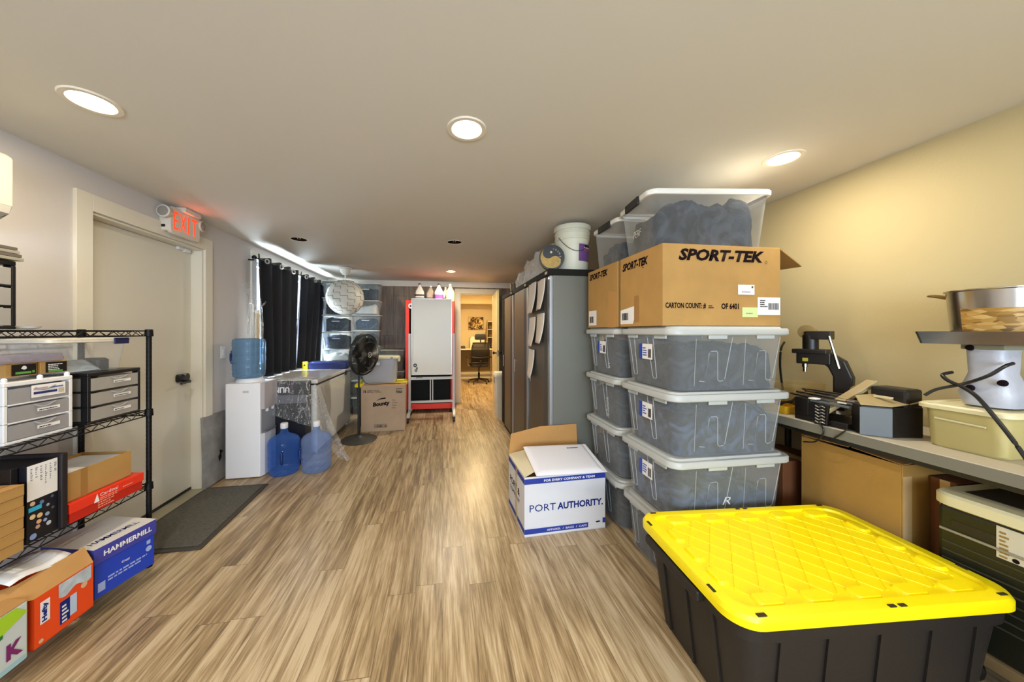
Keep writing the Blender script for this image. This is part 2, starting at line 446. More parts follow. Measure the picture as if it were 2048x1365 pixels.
# ceiling with round holes for the can lights
LIT = [(-1.447, 1.60), (.111, 1.55), (1.858, 1.55), (.126, 5.24), (-1.45, -.9), (.11, -.9), (1.86, -.9)]
DARK = [(-1.478, 3.66), (.122, 3.53)]
def ceiling():
    bm = nb(); R = .075
    cells = [(x, y) for x, y in LIT+DARK]; s = .12
    # split in x,y bands
    xs = sorted({XL-.14, XR+.1}|{round(x-s, 4) for x, _ in cells}|{round(x+s, 4) for x, _ in cells})
    ys = sorted({YB-.1, YF+.1}|{round(y-s, 4) for _, y in cells}|{round(y+s, 4) for _, y in cells})
    xs = [XL-.14]; 
    def rect(x0, x1, y0, y1):
        v = [bm.verts.new(p) for p in ((x0,y0,ZC),(x1,y0,ZC),(x1,y1,ZC),(x0,y1,ZC))]; bm.faces.new(v)
    rows = {}
    for x, y in cells: rows.setdefault(round(y, 2), []).append((x, y))
    Y = YB-.1
    for k in sorted(rows):
        # merge rows that share the same band
        rows[k].sort()
    done = sorted(rows)
    bands = []
    for k in done:
        if bands and k-s < bands[-1][1]: bands[-1][1] = max(bands[-1][1], k+s); bands[-1][2] += rows[k]
        else: bands.append([k-s, k+s, list(rows[k])])
    for y0, y1, cs in bands:
        rect(XL-.14, XR+.1, Y, y0); X = XL-.14; cs.sort()
        for cx, cy in cs:
            rect(X, cx-s, y0, y1); X = cx+s
            n = 32; ring = []; outer = []
            for i in range(n):
                a = 2*PI*i/n+PI/4
                ring.append(bm.verts.new((cx+R*math.cos(a), cy+R*math.sin(a), ZC)))
                q = i/n*4; side = int(q); f = q-side
                C4 = [(cx+s, y1), (cx-s, y1), (cx-s, y0), (cx+s, y0)]
                p, r = C4[side], C4[(side+1) % 4]
                outer.append(bm.verts.new((p[0]+(r[0]-p[0])*f, p[1]+(r[1]-p[1])*f, ZC)))
            for i in range(n): bm.faces.new((outer[i], outer[(i+1)%n], ring[(i+1)%n], ring[i]))
        rect(X, XR+.1, y0, y1); Y = y1
    rect(XL-.14, XR+.1, Y, YF+.1)
    for v in bm.verts: pass
    for f in bm.faces:
        if f.normal.z > 0: f.normal_flip()
    # roof slab well above keeps daylight out
    box(bm, XL-.14, XR+.1, YB-.1, YF+.1, ZC+.16, ZC+.2)
    return bm
struct('ceiling', ceiling(), CEIL)
# left wall with a doorway and two windows
def wall_left():
    bm = nb(); x0, x1 = XL-.14, XL
    D0, D1, DZ = 2.272, 3.200, 2.085
    for y0, y1, z0, z1 in ((YB-.1, D0, 0, ZC+.16), (D0, D1, DZ, ZC+.16), (D1, 4.00, 0, ZC+.16), (4.00, 5.88, 0, .95), (4.00, 5.88, 2.17, ZC+.16),
                           (4.84, 5.00, .95, 2.17), (5.88, YF+.1, 0, ZC+.16)):
        box(bm, x0, x1, y0, y1, z0, z1)
    return bm
struct('wall_left', wall_left(), WALL)
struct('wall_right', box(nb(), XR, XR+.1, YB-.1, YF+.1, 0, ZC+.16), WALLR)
bm = nb()
for x0, x1, z0, z1 in ((XL, -1.5, 0, ZC+.16), (1.9, XR, 0, ZC+.16), (-1.5, 1.9, 0, .8), (-1.5, 1.9, 2.1, ZC+.16)): box(bm, x0, x1, YB-.1, YB, z0, z1)
struct('wall_front', bm, WALL)
bm = nb()
for x0, x1, z0, z1 in ((XL, .325, 0, ZC+.16), (.985, XR, 0, ZC+.16), (.325, .985, 2.105, ZC+.16)): box(bm, x0, x1, YF, YF+.12, z0, z1)
struct('wall_back', bm, PANEL)
# windows
GLASS = clear('window_glass', '#ffffff', haze=.02, rough=.02)
for k, (y0, y1) in enumerate(((4.00, 4.84), (5.00, 5.88))):
    bm = nb()
    for a, b, c, d in ((y0, y0+.05, .95, 2.17), (y1-.05, y1, .95, 2.17), (y0+.05, y1-.05, .95, 1.0), (y0+.05, y1-.05, 2.12, 2.17), (y0+.05, y1-.05, 1.53, 1.57)):
        box(bm, XL-.09, XL-.04, a, b, c, d)
    w = struct('window_%d' % (k+1), bm, TRIM, bevel=.003)
    OB('glass', box(nb(), XL-.07, XL-.066, y0+.05, y1-.05, 1.0, 2.12), GLASS, w)
bm = nb()
for x0, x1, z0, z1 in ((-1.5, -1.43, .8, 2.1), (1.83, 1.9, .8, 2.1), (-1.43, 1.83, .8, .87), (-1.43, 1.83, 2.03, 2.1), (.16, .22, .87, 2.03)): box(bm, x0, x1, YB-.08, YB-.03, z0, z1)
w = struct('window_3', bm, TRIM)
OB('glass', box(nb(), -1.43, 1.83, YB-.06, YB-.055, .87, 2.03), GLASS, w)
# trims
bm = nb()
for y0, y1, z0, z1 in ((3.905, 3.995, .86, 2.26), (4.845, 4.995, .95, 2.17), (5.885, 5.975, .86, 2.26), (3.995, 5.885, 2.175, 2.26), (3.995, 5.885, .86, .945)):
    box(bm, XL, XL+.02, y0, y1, z0, z1)
struct('trim_1', bm, TRIM, bevel=.002)                       # window casing
bm = nb()
box(bm, XL, XL+.02, 2.182, 2.272, 0, 2.185); box(bm, XL, XL+.02, 3.200, 3.290, 0, 2.185); box(bm, XL, XL+.02, 2.272, 3.200, 2.085, 2.185)
struct('trim_2', bm, TRIM, bevel=.002)                       # door casing, left wall
bm = nb()
box(bm, XL-.139, XL, 2.273, 2.287, 0, 2.084); box(bm, XL-.139, XL, 3.185, 3.199, 0, 2.084); box(bm, XL-.139, XL, 2.287, 3.185, 2.07, 2.084)
struct('trim_3', bm, TRIM, bevel=.001)                       # door jamb
bm = nb()
box(bm, -2.068, XR, YF-.025, YF, 2.225, 2.33)
struct('trim_4', bm, TRIM, bevel=.004)                       # crown board on the far wall
bm = nb()
for x0, x1, z0, z1 in ((.222, .325, 0, 2.2), (.985, 1.088, 0, 2.2), (.325, .985, 2.105, 2.2)): box(bm, x0, x1, YF-.03, YF, z0, z1)
for x0, x1, z0, z1 in ((.325, .34, 0, 2.105), (.97, .985, 0, 2.105), (.34, .97, 2.09, 2.105)): box(bm, x0, x1, YF, YF+.12, z0, z1)
struct('trim_5', bm, M('cream_trim', '#ddd3b4', .5), bevel=.002)
struct('trim_6', box(nb(), XL-.139, XL+.03, 2.290, 3.182, 0.0005, .012), M('threshold_beige', '#a39c84', .5), bevel=.003)
bm = nb(); box(bm, XL, XL+.012, -2.5, 2.18, 0.001, .09); box(bm, XL, XL+.012, 3.475, 6.32, .001, .09)
struct('baseboard_left', bm, TRIM)
struct('baseboard_right', box(nb(), XR-.012, XR, -2.5, 6.32, .001, .09), TRIM)
# exterior door, left wall
DOORW = M('door_paint', '#d9d5c8', .45)
d = struct('door_1', box(nb(), XL-.125, XL-.085, 2.289, 3.183, .022, 2.068), DOORW, bevel=.002)
OB('door_sweep', box(nb(), XL-.086, XL-.078, 2.292, 3.180, .014, .034), BLACK, d)
bm = nb(); loft(bm, [(.066, .13, .02, 0), (.066, .13, .02, .016), (.056, .12, .02, .02)], M4=Matrix.Translation((XL-.085, 3.085, .985)) @ Matrix.Rotation(PI/2, 4, 'Y'))
h = OB('door_lock', bm, BLACK, d, smooth=True)
bm = nb(); tube(bm, [(XL-.066, 3.085, .955), (XL-.022, 3.085, .955)], .012, 12); tube(bm, curve_pts([(XL-.03, 3.085, .955), (XL-.02, 3.05, .955), (XL-.022, 2.99, .95)], 5), .009, 10)
OB('lever_handle', bm, BLACK, h, smooth=True)
bm = nb(); loft(bm, [(.024, .024, .011, 0), (.02, .02, .009, .008)], M4=Matrix.Translation((XL-.066, 3.085, 1.015)) @ Matrix.Rotation(PI/2, 4, 'Y')); OB('keyway', bm, CHROME, h, smooth=True)
bm = nb(); box(bm, XL-.083, XL-.06, 3.02, 3.075, 2.045, 2.068); box(bm, XL-.083, XL-.058, 3.085, 3.15, 2.038, 2.068)
OB('contact_sensor', bm, WHITE, d, bevel=.003)
# ================================================================ CAN LIGHTS
LENS = M('lamp_lens', '#ffffff', .4, emit='#fff4e2', es=16)
RING = M('light_trim', '#e6ddcb', .5)
def can_light(x, y, lit, label):
    t = thing('recessed_light' if lit else 'open_light_can', label, 'ceiling light', (x, y, ZC), group='recessed lights in the ceiling' if lit else None)
    bm = nb()
    if lit:
        lathe(bm, [(.060, .012), (.066, 0), (.072, -.006), (.090, -.006), (.094, 0), (.074, .0)], cap=False); OB('trim_ring', bm, RING, t, smooth=True)
        lathe(bm2 := nb(), [(.0605, .010), (.050, .004), (.025, .0), (.002, -.001)], cap=True); OB('lens', bm2, LENS, t, smooth=True)
        lathe(bm3 := nb(), [(.074, .0), (.074, .1), (.01, .101)], cap=False); OB('housing', bm3, RING, t, smooth=True)
        l = bpy.data.lights.new('lamp', 'AREA'); l.shape = 'DISK'; l.size = .10; l.energy = LAMP_POWER*(2.6 if 4 < y < 6 else 1); l.color = LAMP
        o = bpy.data.objects.new('lamp', l); COL.objects.link(o); o.location = (0, 0, -.008); o.parent = t
    else:
        lathe(bm, [(.0745, 0), (.0745, .13), (.01, .131)], cap=False); OB('can', bm, M('dark_can', '#3a2418', .5, metal=.6), t, smooth=True)
        lathe(bm4 := nb(), [(.0745, .002), (.0745, -.002), (.082, -.003), (.083, 0)], cap=False); OB('rim', bm4, RING, t, smooth=True)
        for s in (-1, 1):
            tube(bm5 := nb(), curve_pts([(s*.012, -.03, .12), (s*.02, -.02, .05), (s*.01, 0, .004), (s*.03, .02, .06)], 5), .003, 6); OB('wire_spring', bm5, M('pale_wire', '#cbb79b', .5), t, smooth=True)
    return t
can_light(*LIT[0], True, 'glowing round ceiling light nearest the exit sign wall')
can_light(*LIT[1], True, 'glowing round ceiling light in the middle foreground of the ceiling')
can_light(*LIT[2], True, 'glowing round ceiling light above the clear bins, nearest the right wall')
can_light(*LIT[3], True, 'small far glowing ceiling light in front of the crown board')
for k in (4, 5, 6): can_light(*LIT[k], True, ['added unseen ceiling light behind the viewer, left', 'added unseen ceiling light behind the viewer, middle', 'added unseen ceiling light behind the viewer, right'][k-4])  # unseen lamps added behind the camera to brighten the room
can_light(*DARK[0], False, 'unlit open light hole in ceiling above the black curtains')
can_light(*DARK[1], False, 'unlit open light hole in ceiling, midway between two glowing lights')
# ================================================================ EXIT SIGN
t = thing('exit_sign', 'white emergency exit sign with red letters and two lamp heads above door', 'exit sign', (XL, 2.895, 2.205))
HS = M('sign_plastic', '#d8cfc2', .45)
bm = nb(); box(bm, 0, .055, -.15, .15, -.085, .085); OB('housing', bm, HS, t, bevel=.012)
bm = nb(); loft(bm, [(.205, .30, .035, .055), (.205, .30, .035, .075), (.195, .29, .03, .079)], M4=Matrix.Rotation(PI/2, 4, 'Y')); OB('face_plate', bm, HS, t, smooth=True)
bm = nb(); box(bm, .0, .11, -.05, .12, .086, .1235); OB('canopy', bm, HS, t, bevel=.006)
RED = M('exit_red', '#ff3a14', .5, emit='#ff3a10', es=1.1)
for _k, _c in enumerate('EXIT'): text(_c, t, (.0795, (-.122, -.062, .016, .054)[_k], -.066), '+x', .135, (.044, .062, .014, .062)[_k], RED, bold=.0, name='exit_letter')
for y, nm in ((-.168, 'lamp_head'), (.172, 'lamp_head')):
    bm = nb(); R4 = Matrix.Translation((.06, y, .045)) @ Matrix.Rotation(.7 if y < 0 else -.3, 4, 'Z') @ Matrix.Rotation(-PI/2-(0 if y < 0 else -.0), 4, 'Z')
    lathe(bm, [(.018, -.04), (.035, -.03), (.043, .0), (.045, .022), (.040, .026)], axis='y', M4=Matrix.Translation((.06, y, .045)) @ Matrix.Rotation(PI if y < 0 else -PI/2.2, 4, 'Z')); o = OB(nm, bm, HS, t, smooth=True)
    bm = nb(); lathe(bm, [(.038, .0255), (.02, .031), (.004, .032)], axis='y', n=20, M4=Matrix.Translation((.06, y, .045)) @ Matrix.Rotation(PI if y < 0 else -PI/2.2, 4, 'Z')); OB('lamp_lens_cap', bm, M('faceted_lens', '#8f8a80', .2, bump=.8, bs=90), o, smooth=True)
bm = nb(); box(bm, .018, .045, -.1515, -.15, -.06, -.04); OB('test_button', bm, BLACK, t)
l = bpy.data.lights.new('exit_glow', 'AREA'); l.size = .2; l.size_y = .1; l.shape = 'RECTANGLE'; l.energy = .25; l.color = (1, .12, .05)
o = bpy.data.objects.new('exit_glow', l); COL.objects.link(o); o.parent = t; o.location = (.09, 0, 0); o.rotation_euler = (0, -PI/2, 0)
# light switch
t = thing('light_switch', 'white light switch plate on grey wall beside the door', 'light switch', (XL, 3.461, 1.175))
OB('plate', box(nb(), 0, .006, -.036, .036, -.058, .058), WHITE, t, bevel=.003); OB('rocker', box(nb(), .006, .011, -.016, .016, -.032, .032), WHITE, t, bevel=.002)
# wall unit upper left
t = thing('wall_air_conditioner', 'white wall-mounted air conditioner at upper left edge of the picture', 'air conditioner', (XL, 1.742, 1.83))
bm = nb(); P2 = [(0, .03), (.05, 0), (.13, .012), (.185, .055), (.2, .09), (.2, .30), (.18, .315), (0, .315)]
prism(bm, [(x, 0, z) for x, z in P2], (0, -.80, 0)); OB('housing', bm, M('ac_plastic', '#bfbcab', .4), t, bevel=.008)
bm = nb(); prism(bm, [(.196, -.012, .055), (.203, -.012, .085), (.1, -.012, .0), (.09, -.012, .005)], (0, -.776, 0)); OB('air_vane', bm, M('ac_vane', '#b9b5aa', .4), t, bevel=.002)
# stone-look panel leaning by the door
t = OB('tile_panel', box(nb(), -.009, .009, -.15, .15, 0, .62), M('marble_grey', '#8f8d8a', .35, var=.3, vs=7), None, bevel=.001)
tag(t, 'grey marbled tile panel leaning on wall beside white water dispenser', 'tile panel', loc=(XL+.03, 3.312, .006)); t.rotation_euler = (0, -.03, 0)
bm = nb(); prism(bm, [(.0092, .04, .17), (.0092, .075, .20), (.0092, .07, .235), (.0092, .10, .25), (.0092, .05, .28), (.0092, .055, .24), (.0092, .03, .22)], (.0006, 0, 0)); OB('dark_chip', bm, BLACK, t)
# door mat
MATC = M('mat_fibre', '#5a574f', .95, var=.25, vs=60, bump=.6, bs=400)
t = thing('door_mat', 'dark grey ribbed door mat with rubber border on the plank floor', 'door mat', (-1.77, 2.75, 0), 0)
prism(bm := nb(), [(-.33+.06, -.45, .001), (.268, -.445, .001), (.225, .455, .001), (-.27, .45, .001)], (0, 0, .007)); OB('rubber_border', bm, M('mat_rubber', '#403a33', .7), t, bevel=.002)
prism(bm := nb(), [(-.25, -.415, .008), (.235, -.41, .008), (.195, .425, .008), (-.25, .42, .008)], (0, 0, .005)); OB('fibre_top', bm, MATC, t, bevel=.002)
# ================================================================ OFFICE BEYOND THE FAR DOORWAY
OW = M('office_wall_paint', '#d9c69c', .8)
struct('wall_office_back', box(nb(), -.6, 2.6, 9.6, 9.7, 0, 2.6), OW)
struct('wall_office_left', box(nb(), .10, .20, 6.47, 9.6, 0, 2.6), OW)
struct('wall_office_right', box(nb(), 1.75, 1.85, 6.47, 9.6, 0, 2.6), OW)
struct('ceiling_office', box(nb(), .1, 1.85, 6.47, 9.7, 2.42, 2.6), CEIL)
struct('trim_7', box(nb(), .2, 1.75, 9.0, 9.6, 2.14, 2.42), OW)
struct('baseboard_office', box(nb(), .2, 1.75, 9.585, 9.6, .001, .12), M('cream_trim', '#ddd3b4', .5))
for yy in (7.6,):
    t = thing('office_ceiling_light', 'round ceiling light in the office beyond the doorway, hidden by door head', 'ceiling light', (.75, yy, 2.42))
    lathe(bm := nb(), [(.002, -.012), (.07, -.01), (.09, 0)], cap=True); OB('lens', bm, LENS, t, smooth=True)
    l = bpy.data.lights.new('lamp', 'AREA'); l.shape = 'DISK'; l.size = .16; l.energy = 55; l.color = (1.0, .76, .38)
    o = bpy.data.objects.new('lamp', l); COL.objects.link(o); o.location = (0, 0, -.02); o.parent = t
# open office door
CREAM = M('cream_door', '#d4c58e', .45)
d = struct('door_2', box(nb(), 0, .038, -.74, 0, .012, 2.085), CREAM, bevel=.002); d.location = (.962, 6.335, 0); d.rotation_euler = (0, 0, math.radians(-3))
bm = nb()
for s, x in ((-1, 0), (1, .038)):
    lathe(bm, [(.028, 0), (.026, .008), (.010, .012), (.010, .03), (.025, .04), (.027, .055), (.018, .066)], axis='x', n=20, M4=Matrix.Translation((x, -.67, 1.0)) @ (Matrix.Rotation(PI, 4, 'Z') if s < 0 else Matrix.Identity(4)))
OB('door_knob', bm, BLACK, d, smooth=True)
box(bm := nb(), .008, .03, -.744, -.74, .95, 1.05); OB('latch_plate', bm, CHROME, d)
# picture on office wall
t = thing('wall_picture', 'small brown and gold abstract picture on office wall beyond doorway', 'picture', (.95, 9.6, 1.60))
OB('canvas_edge', box(nb(), -.22, .22, -.03, 0, -.17, .20), M('canvas_edge', '#5a3f1e', .6), t)
ART = M('gold_brown_art', '#7d5f2c', .7)
nt_ = ART.node_tree; p_ = nt_.nodes['Principled BSDF']; v_ = nt_.nodes.new('ShaderNodeTexVoronoi'); v_.inputs['Scale'].default_value = 14
r_ = nt_.nodes.new('ShaderNodeValToRGB'); r_.color_ramp.interpolation = 'CONSTANT'
r_.color_ramp.elements[0].color = rgb('#3c2410'); r_.color_ramp.elements[1].position = .62; r_.color_ramp.elements[1].color = rgb('#e5cf90')
e_ = r_.color_ramp.elements.new(.38); e_.color = rgb('#a8823a')
tc_ = nt_.nodes.new('ShaderNodeTexCoord'); n_ = nt_.nodes.new('ShaderNodeTexNoise'); n_.inputs['Scale'].default_value = 9; n_.inputs['Distortion'].default_value = 1.5
nt_.links.new(tc_.outputs['Object'], n_.inputs['Vector']); nt_.links.new(n_.outputs['Fac'], r_.inputs[0]); r_.color_ramp.elements[1].position = .46; e2 = r_.color_ramp.elements[2]; e2.position = .56
nt_.links.new(r_.outputs[0], p_.inputs['Base Color'])
OB('painting', box(nb(), -.215, .215, -.032, -.03, -.165, .195), ART, t)
t = thing('side_picture', 'narrow dark framed picture on the office left wall, seen edge-on', 'picture', (.2, 8.9, 1.62))
OB('frame', box(nb(), .001, .03, -.22, .22, -.25, .25), M('dark_wood', '#3d2a18', .5), t); OB('print', box(nb(), .03, .032, -.19, .19, -.22, .22), ART, t)
# desk
t = thing('office_desk', 'cream office desk with metal legs under the wall picture', 'desk', (.95, 9.25, 0))
OB('desk_top', box(nb(), -.73, .78, -.28, .33, .87, .905), M('desk_cream', '#d8caa0', .4), t, bevel=.003)
OB('lower_rail', box(nb(), -.72, .75, .24, .27, .16, .20), M('desk_cream'), t)
for x, y in ((-.70, -.25), (.36, -.25), (.74, -.25), (-.70, .29), (.74, .29)): OB('leg', box(nb(), x-.016, x+.016, y-.016, y+.016, 0, .87), CHROME, t)
OB('back_panel', box(nb(), -.70, .76, .30, .315, .2, .87), M('back_panel_tan', '#8d7440', .6), t)
# hutch
t = thing('desk_hutch', 'tan open shelf hutch standing on right end of office desk', 'shelf', (1.41, 9.22, .905))
HT = M('hutch_tan', '#9a7f48', .5)
prism(bm := nb(), [(-.2, .33, 0), (-.2, -.22, 0), (-.2, -.22, .74), (-.2, -.14, .80), (-.2, .05, .60), (-.2, .33, .28)], (.018, 0, 0)); OB('side_panel', bm, HT, t)
box(bm := nb(), .2, .218, -.22, .33, 0, .8); OB('side_panel', bm, HT, t)
for z in (.30, .52, .74): OB('shelf_board', box(nb(), -.18, .2, -.2, .0, z, z+.015), M('desk_cream'), t)
OB('back_board', box(nb(), -.18, .2, .0, .012, 0, .75), M('dark_tan', '#6c562f', .6), t)
t = thing('speaker_box', 'small black box with round front on the hutch at desk level', 'speaker', (1.37, 9.12, .905))
OB('case', box(nb(), -.05, .05, -.05, .05, 0, .17), BLACK, t, bevel=.004)
for z in (.05, .12): lathe(bm := nb(), [(.03, -.051), (.022, -.056), (.005, -.053)], axis='y', c=(0, 0, z), n=18); OB('driver', bm, M('grey_cone', '#6a6a6a', .5), t, smooth=True)
t = thing('printer', 'white printer on the office desk behind the chair headrest', 'printer', (.95, 9.28, .905))
OB('body', box(nb(), -.20, .20, -.15, .17, 0, .30), M('printer_cream', '#ded4b6', .4), t, bevel=.012); OB('paper_tray', box(nb(), -.15, .15, -.2, -.15, .04, .07), WHITE, t); OB('lid', box(nb(), -.17, .17, -.12, .15, .302, .325), WHITE, t, bevel=.004)
t = thing('desk_phone', 'black desk phone on left end of office desk', 'phone', (.48, 9.12, .905))
prism(bm := nb(), [(-.13, -.1, 0), (-.13, .1, 0), (-.13, .1, .07), (-.13, -.1, .025)], (.26, 0, 0)); OB('base', bm, BLACK, t, bevel=.004)
tube(bm := nb(), curve_pts([(-.09, -.08, .05), (-.09, -.05, .075), (-.09, .05, .11), (-.09, .09, .10)], 4), .02, 8); OB('handset', bm, BLACK, t, smooth=True)
t = thing('spray_bottle', 'small white pump bottle on desk right of the office chair', 'bottle', (1.20, 9.05, .905))
lathe(bm := nb(), [(.03, 0), (.032, .01), (.032, .09), (.012, .12), (.012, .14)], n=16); OB('body', bm, WHITE, t, smooth=True); lathe(bm := nb(), [(.014, .14), (.014, .165), (.006, .17), (.006, .2)], n=12); OB('nozzle', bm, WHITE, t, smooth=True)
# office chair
t = thing('office_chair', 'black mesh swivel office chair with headrest facing the office desk', 'chair', (.95, 8.72, 0), math.radians(2))
BK = M('chair_black', '#15100b', .6); MESH = clear('chair_mesh', '#18120c', haze=.72, rough=.8)
for k in range(5):
    a = 2*PI*k/5+.3; prism(bm := nb(), [(0, -.022, .075), (0, .022, .075), (0, .014, .055), (0, -.014, .055)], (.0, 0, 0.001)); bm.free()
    bm = nb(); tube(bm, [(0, 0, .12), (.15*math.cos(a), .15*math.sin(a), .10), (.28*math.cos(a), .28*math.sin(a), .07)], [.026, .02, .014], 8)
    lg = OB('base_leg', bm, BK, t, smooth=True)
    bm = nb(); lathe(bm, [(.022, -.018), (.026, -.01), (.026, .01), (.022, .018)], axis='x', n=14, c=(.29*math.cos(a), .29*math.sin(a), .027)); OB('caster', bm, BK, lg, smooth=True)
tube(bm := nb(), [(0, 0, .09), (0, 0, .28), (0, 0, .281), (0, 0, .44)], [.028, .028, .016, .016], 12); OB('gas_column', bm, BLACKM, t, smooth=True)
loft(bm := nb(), [(.44, .42, .1, .44, 0, .02), (.50, .48, .12, .465, 0, .02), (.50, .48, .12, .50, 0, .02), (.44, .42, .12, .525, 0, .02)]); OB('seat', bm, BK, t, smooth=True)
def backf(u, v):
    w = .22+.03*math.sin(v*PI)-.03*v; x = (u-.5)*2*w; return Vector((x, -.22-.10*math.sin(v*2.4)+.05*(2*u-1)**2, .56+.52*v))
bm = nb(); grid(bm, backf, 12, 12); OB('back_mesh', bm, MESH, t, smooth=True, solid=.004)
loop = [backf(0, v/8) for v in range(9)]+[backf(u/8, 1) for u in range(1, 9)]+[backf(1, 1-v/8) for v in range(1, 9)]+[backf(1-u/8, 0) for u in range(1, 8)]
tube(bm := nb(), loop, .017, 8, closed=True); tube(bm, [(0, -.3, .62), (0, -.25, .47), (0, -.05, .43)], .025, 8); tube(bm, [backf(0, .3), backf(.5, .25)+Vector((0, -.02, 0)), backf(1, .3)], .012, 6); OB('back_frame', bm, BK, t, smooth=True)
loft(bm := nb(), [(.26, .03, .014, -.07), (.30, .045, .02, -.03), (.30, .045, .02, .04), (.24, .03, .014, .08)], M4=Matrix.Translation((0, -.27, 1.23))); OB('headrest', bm, BK, t, smooth=True)
tube(bm := nb(), [(0, -.27, 1.2), (0, -.30, 1.05)], .015, 8); OB('headrest_post', bm, BK, t, smooth=True)
for s in (-1, 1):
    tube(bm := nb(), [(s*.2, .0, .46), (s*.29, .0, .48), (s*.30, .0, .68)], .015, 8); OB('arm_post', bm, M('grey_arm', '#8c8a84', .4), t, smooth=True)
    box(bm := nb(), s*.30-.04, s*.30+.04, -.12, .14, .68, .71); OB('armrest', bm, BK, t, bevel=.01)
# ================================================================ WIRE SHELVING (left)
t = thing('wire_shelving_unit', 'black wire shelving unit of four shelves standing against the left wall', 'shelving unit', (-1.8625, 1.729, 0))
SX, SY = .1675, .458
for sx in (-1, 1):
    for sy in (-1, 1):
        bm = nb(); x, y = sx*SX, sy*SY
        lathe(bm, [(.0125, .012), (.0125, 1.375), (.010, 1.383)], c=(x, y, 0), n=14)
        for k in range(52): lathe(bm, [(.0125, 0), (.0134, .001), (.0134, .003), (.0125, .004)], c=(x, y, .03+k*.0254), n=12, cap=False)
        lathe(bm, [(.016, 0), (.016, .006), (.006, .008), (.006, .02)], c=(x, y, 0), n=12)
        OB('post', bm, BLACKM, t, smooth=True)
SHZ = [.095, .487, .915, 1.378]
for z in SHZ:
    bm = nb()
    for dz, r in ((0, .0032), (-.028, .0032)):
        for sy in (-1, 1): tube(bm, [(-SX, sy*(SY), z+dz-.004), (SX, sy*SY, z+dz-.004)], r, 6)
        for sx in (-1, 1): tube(bm, [(sx*SX, -SY, z+dz-.004), (sx*SX, SY, z+dz-.004)], r, 6)
    n = 26
    for sx in (-1, 1):
        pts = [(sx*SX, -SY+2*SY*i/n, z-.004-(.028 if i % 2 else 0)) for i in range(n+1)]; tube(bm, pts, .0022, 5)
    pts = [(-SX+2*SX*i/8, 0, 0) for i in range(9)]
    for sy in (-1, 1): tube(bm, [(p[0], sy*SY, z-.004-(.028 if i % 2 else 0)) for i, p in enumerate(pts)], .0022, 5)
    for k in range(34): 
        y = -SY+2*SY*(k+.5)/34; tube(bm, [(-SX, y, z-.002), (SX, y, z-.002)], .0019, 5)
    for x in (-.08, .08): tube(bm, [(x, -SY, z-.007), (x, SY, z-.007)], .0028, 6)
    for sx in (-1, 1):
        for sy in (-1, 1): lathe(bm, [(.014, -.036), (.020, -.034), (.018, .004), (.014, .006)], c=(sx*SX, sy*SY, z), n=14, cap=False)
    OB('wire_shelf', bm, BLACKM, t, smooth=True)
# helper: drawer tower, front faces +x, local origin at front-bottom-near corner; runs +y, back to -x
SMOKE = clear('smoked_drawer_plastic', '#b5b0a9', haze=.66, rough=.25, tint='#b8b2aa')
PALE_D = clear('pale_drawer_plastic', '#bab7b8', haze=.55, rough=.25, tint='#bdbac0')
def drawer_tower(name, label, loc, w, d, h, n, fm, dm, white=False, group=None, contents=True):
    t = thing(name, label, 'drawers', loc, group=group)
    bm = nb(); p = .014
    box(bm, -d, 0, 0, w, h-.018, h); box(bm, -d, 0, 0, w, 0, .012)
    for x0 in (-d, -.032):
        for y0 in (0, w-p): box(bm, x0, x0+.032, y0, y0+p, .012, h-.018)
    box(bm, -d, -d+.006, p, w-p, .012, h-.018)
    hh = (h-.03)/n
    for k in range(1, n): box(bm, -d+.01, 0, 0, p, .012+k*hh-.005, .012+k*hh+.003); box(bm, -d+.01, 0, w-p, w, .012+k*hh-.005, .012+k*hh+.003); box(bm, -.008, 0, p, w-p, .012+k*hh-.005, .012+k*hh+.003)
    OB('frame', bm, fm, t, bevel=.003)
    for k in range(n):
        z0 = .014+k*hh; z1 = z0+hh-.012; bm = nb()
        box(bm, -d+.012, .0, p+.002, w-p-.002, z0, z1)
        for f in list(bm.faces):
            if f.calc_center_median().z > z1-.001: bm.faces.remove(f)
        tube(bm, curve_pts([(.001, w*.40, z1-.004), (.012, w*.5, z1-.016), (.001, w*.72, z1-.004)], 5), .0035, 6)
        dr = OB('drawer', bm, dm, t, bevel=.002)
        patch(bm := nb(), (.001, w*.44, z0+(z1-z0)*.42), '+x', w*.34, .014); OB('label_strip', bm, PAPER, dr)
        printed(dr, (.001, w*.46, z0+(z1-z0)*.42+.004), '+x', w*.28, .007, 1, seed=k+1, lift=.0025)
    return t
drawer_tower('drawer_tower', 'black three-drawer tower with smoky fronts on the second wire shelf', (-1.70, 1.861, .9165), .279, .24, .252, 3, BLACK, SMOKE)
tw = drawer_tower('drawer_tower', 'white-framed three-drawer unit with clear fronts on second wire shelf', (-1.712, 1.563, .9165), .245, .25, .25, 3, WHITE, PALE_D)
bm = nb()
for y in (.012, .13, .233): lathe(bm := nb(), [(.009, .25), (.009, .262), (.004, .268)], c=(-.012, y, 0), n=12); OB('stacking_peg', bm, WHITE, tw, smooth=True)
patch(bm := nb(), (.003, .085, .175), '+x', .125, .052); lb = OB('brand_label', bm, PAPER, tw, )
for (a, b, w_, h_, c) in ((.092, .207, .05, .008, '#c58b9a'), (.092, .188, .085, .010, '#22306e'), (.15, .207, .05, .006, '#5566a8'), (.182, .182, .022, .02, '#c2b7a0')):
    patch(bm := nb(), (.0042, a, b), '+x', w_, h_); OB('label_print', bm, M('lab_'+c, c, .5), tw)
drawer_tower('drawer_tower', 'black three-drawer tower on the top wire shelf at left edge', (-1.70, 1.30, 1.3805), .292, .24, .272, 3, BLACK, SMOKE)
t = thing('flat_box', 'flat grey striped box on top of the black top-shelf drawer tower', 'box', (-1.69, 1.295, 1.654))
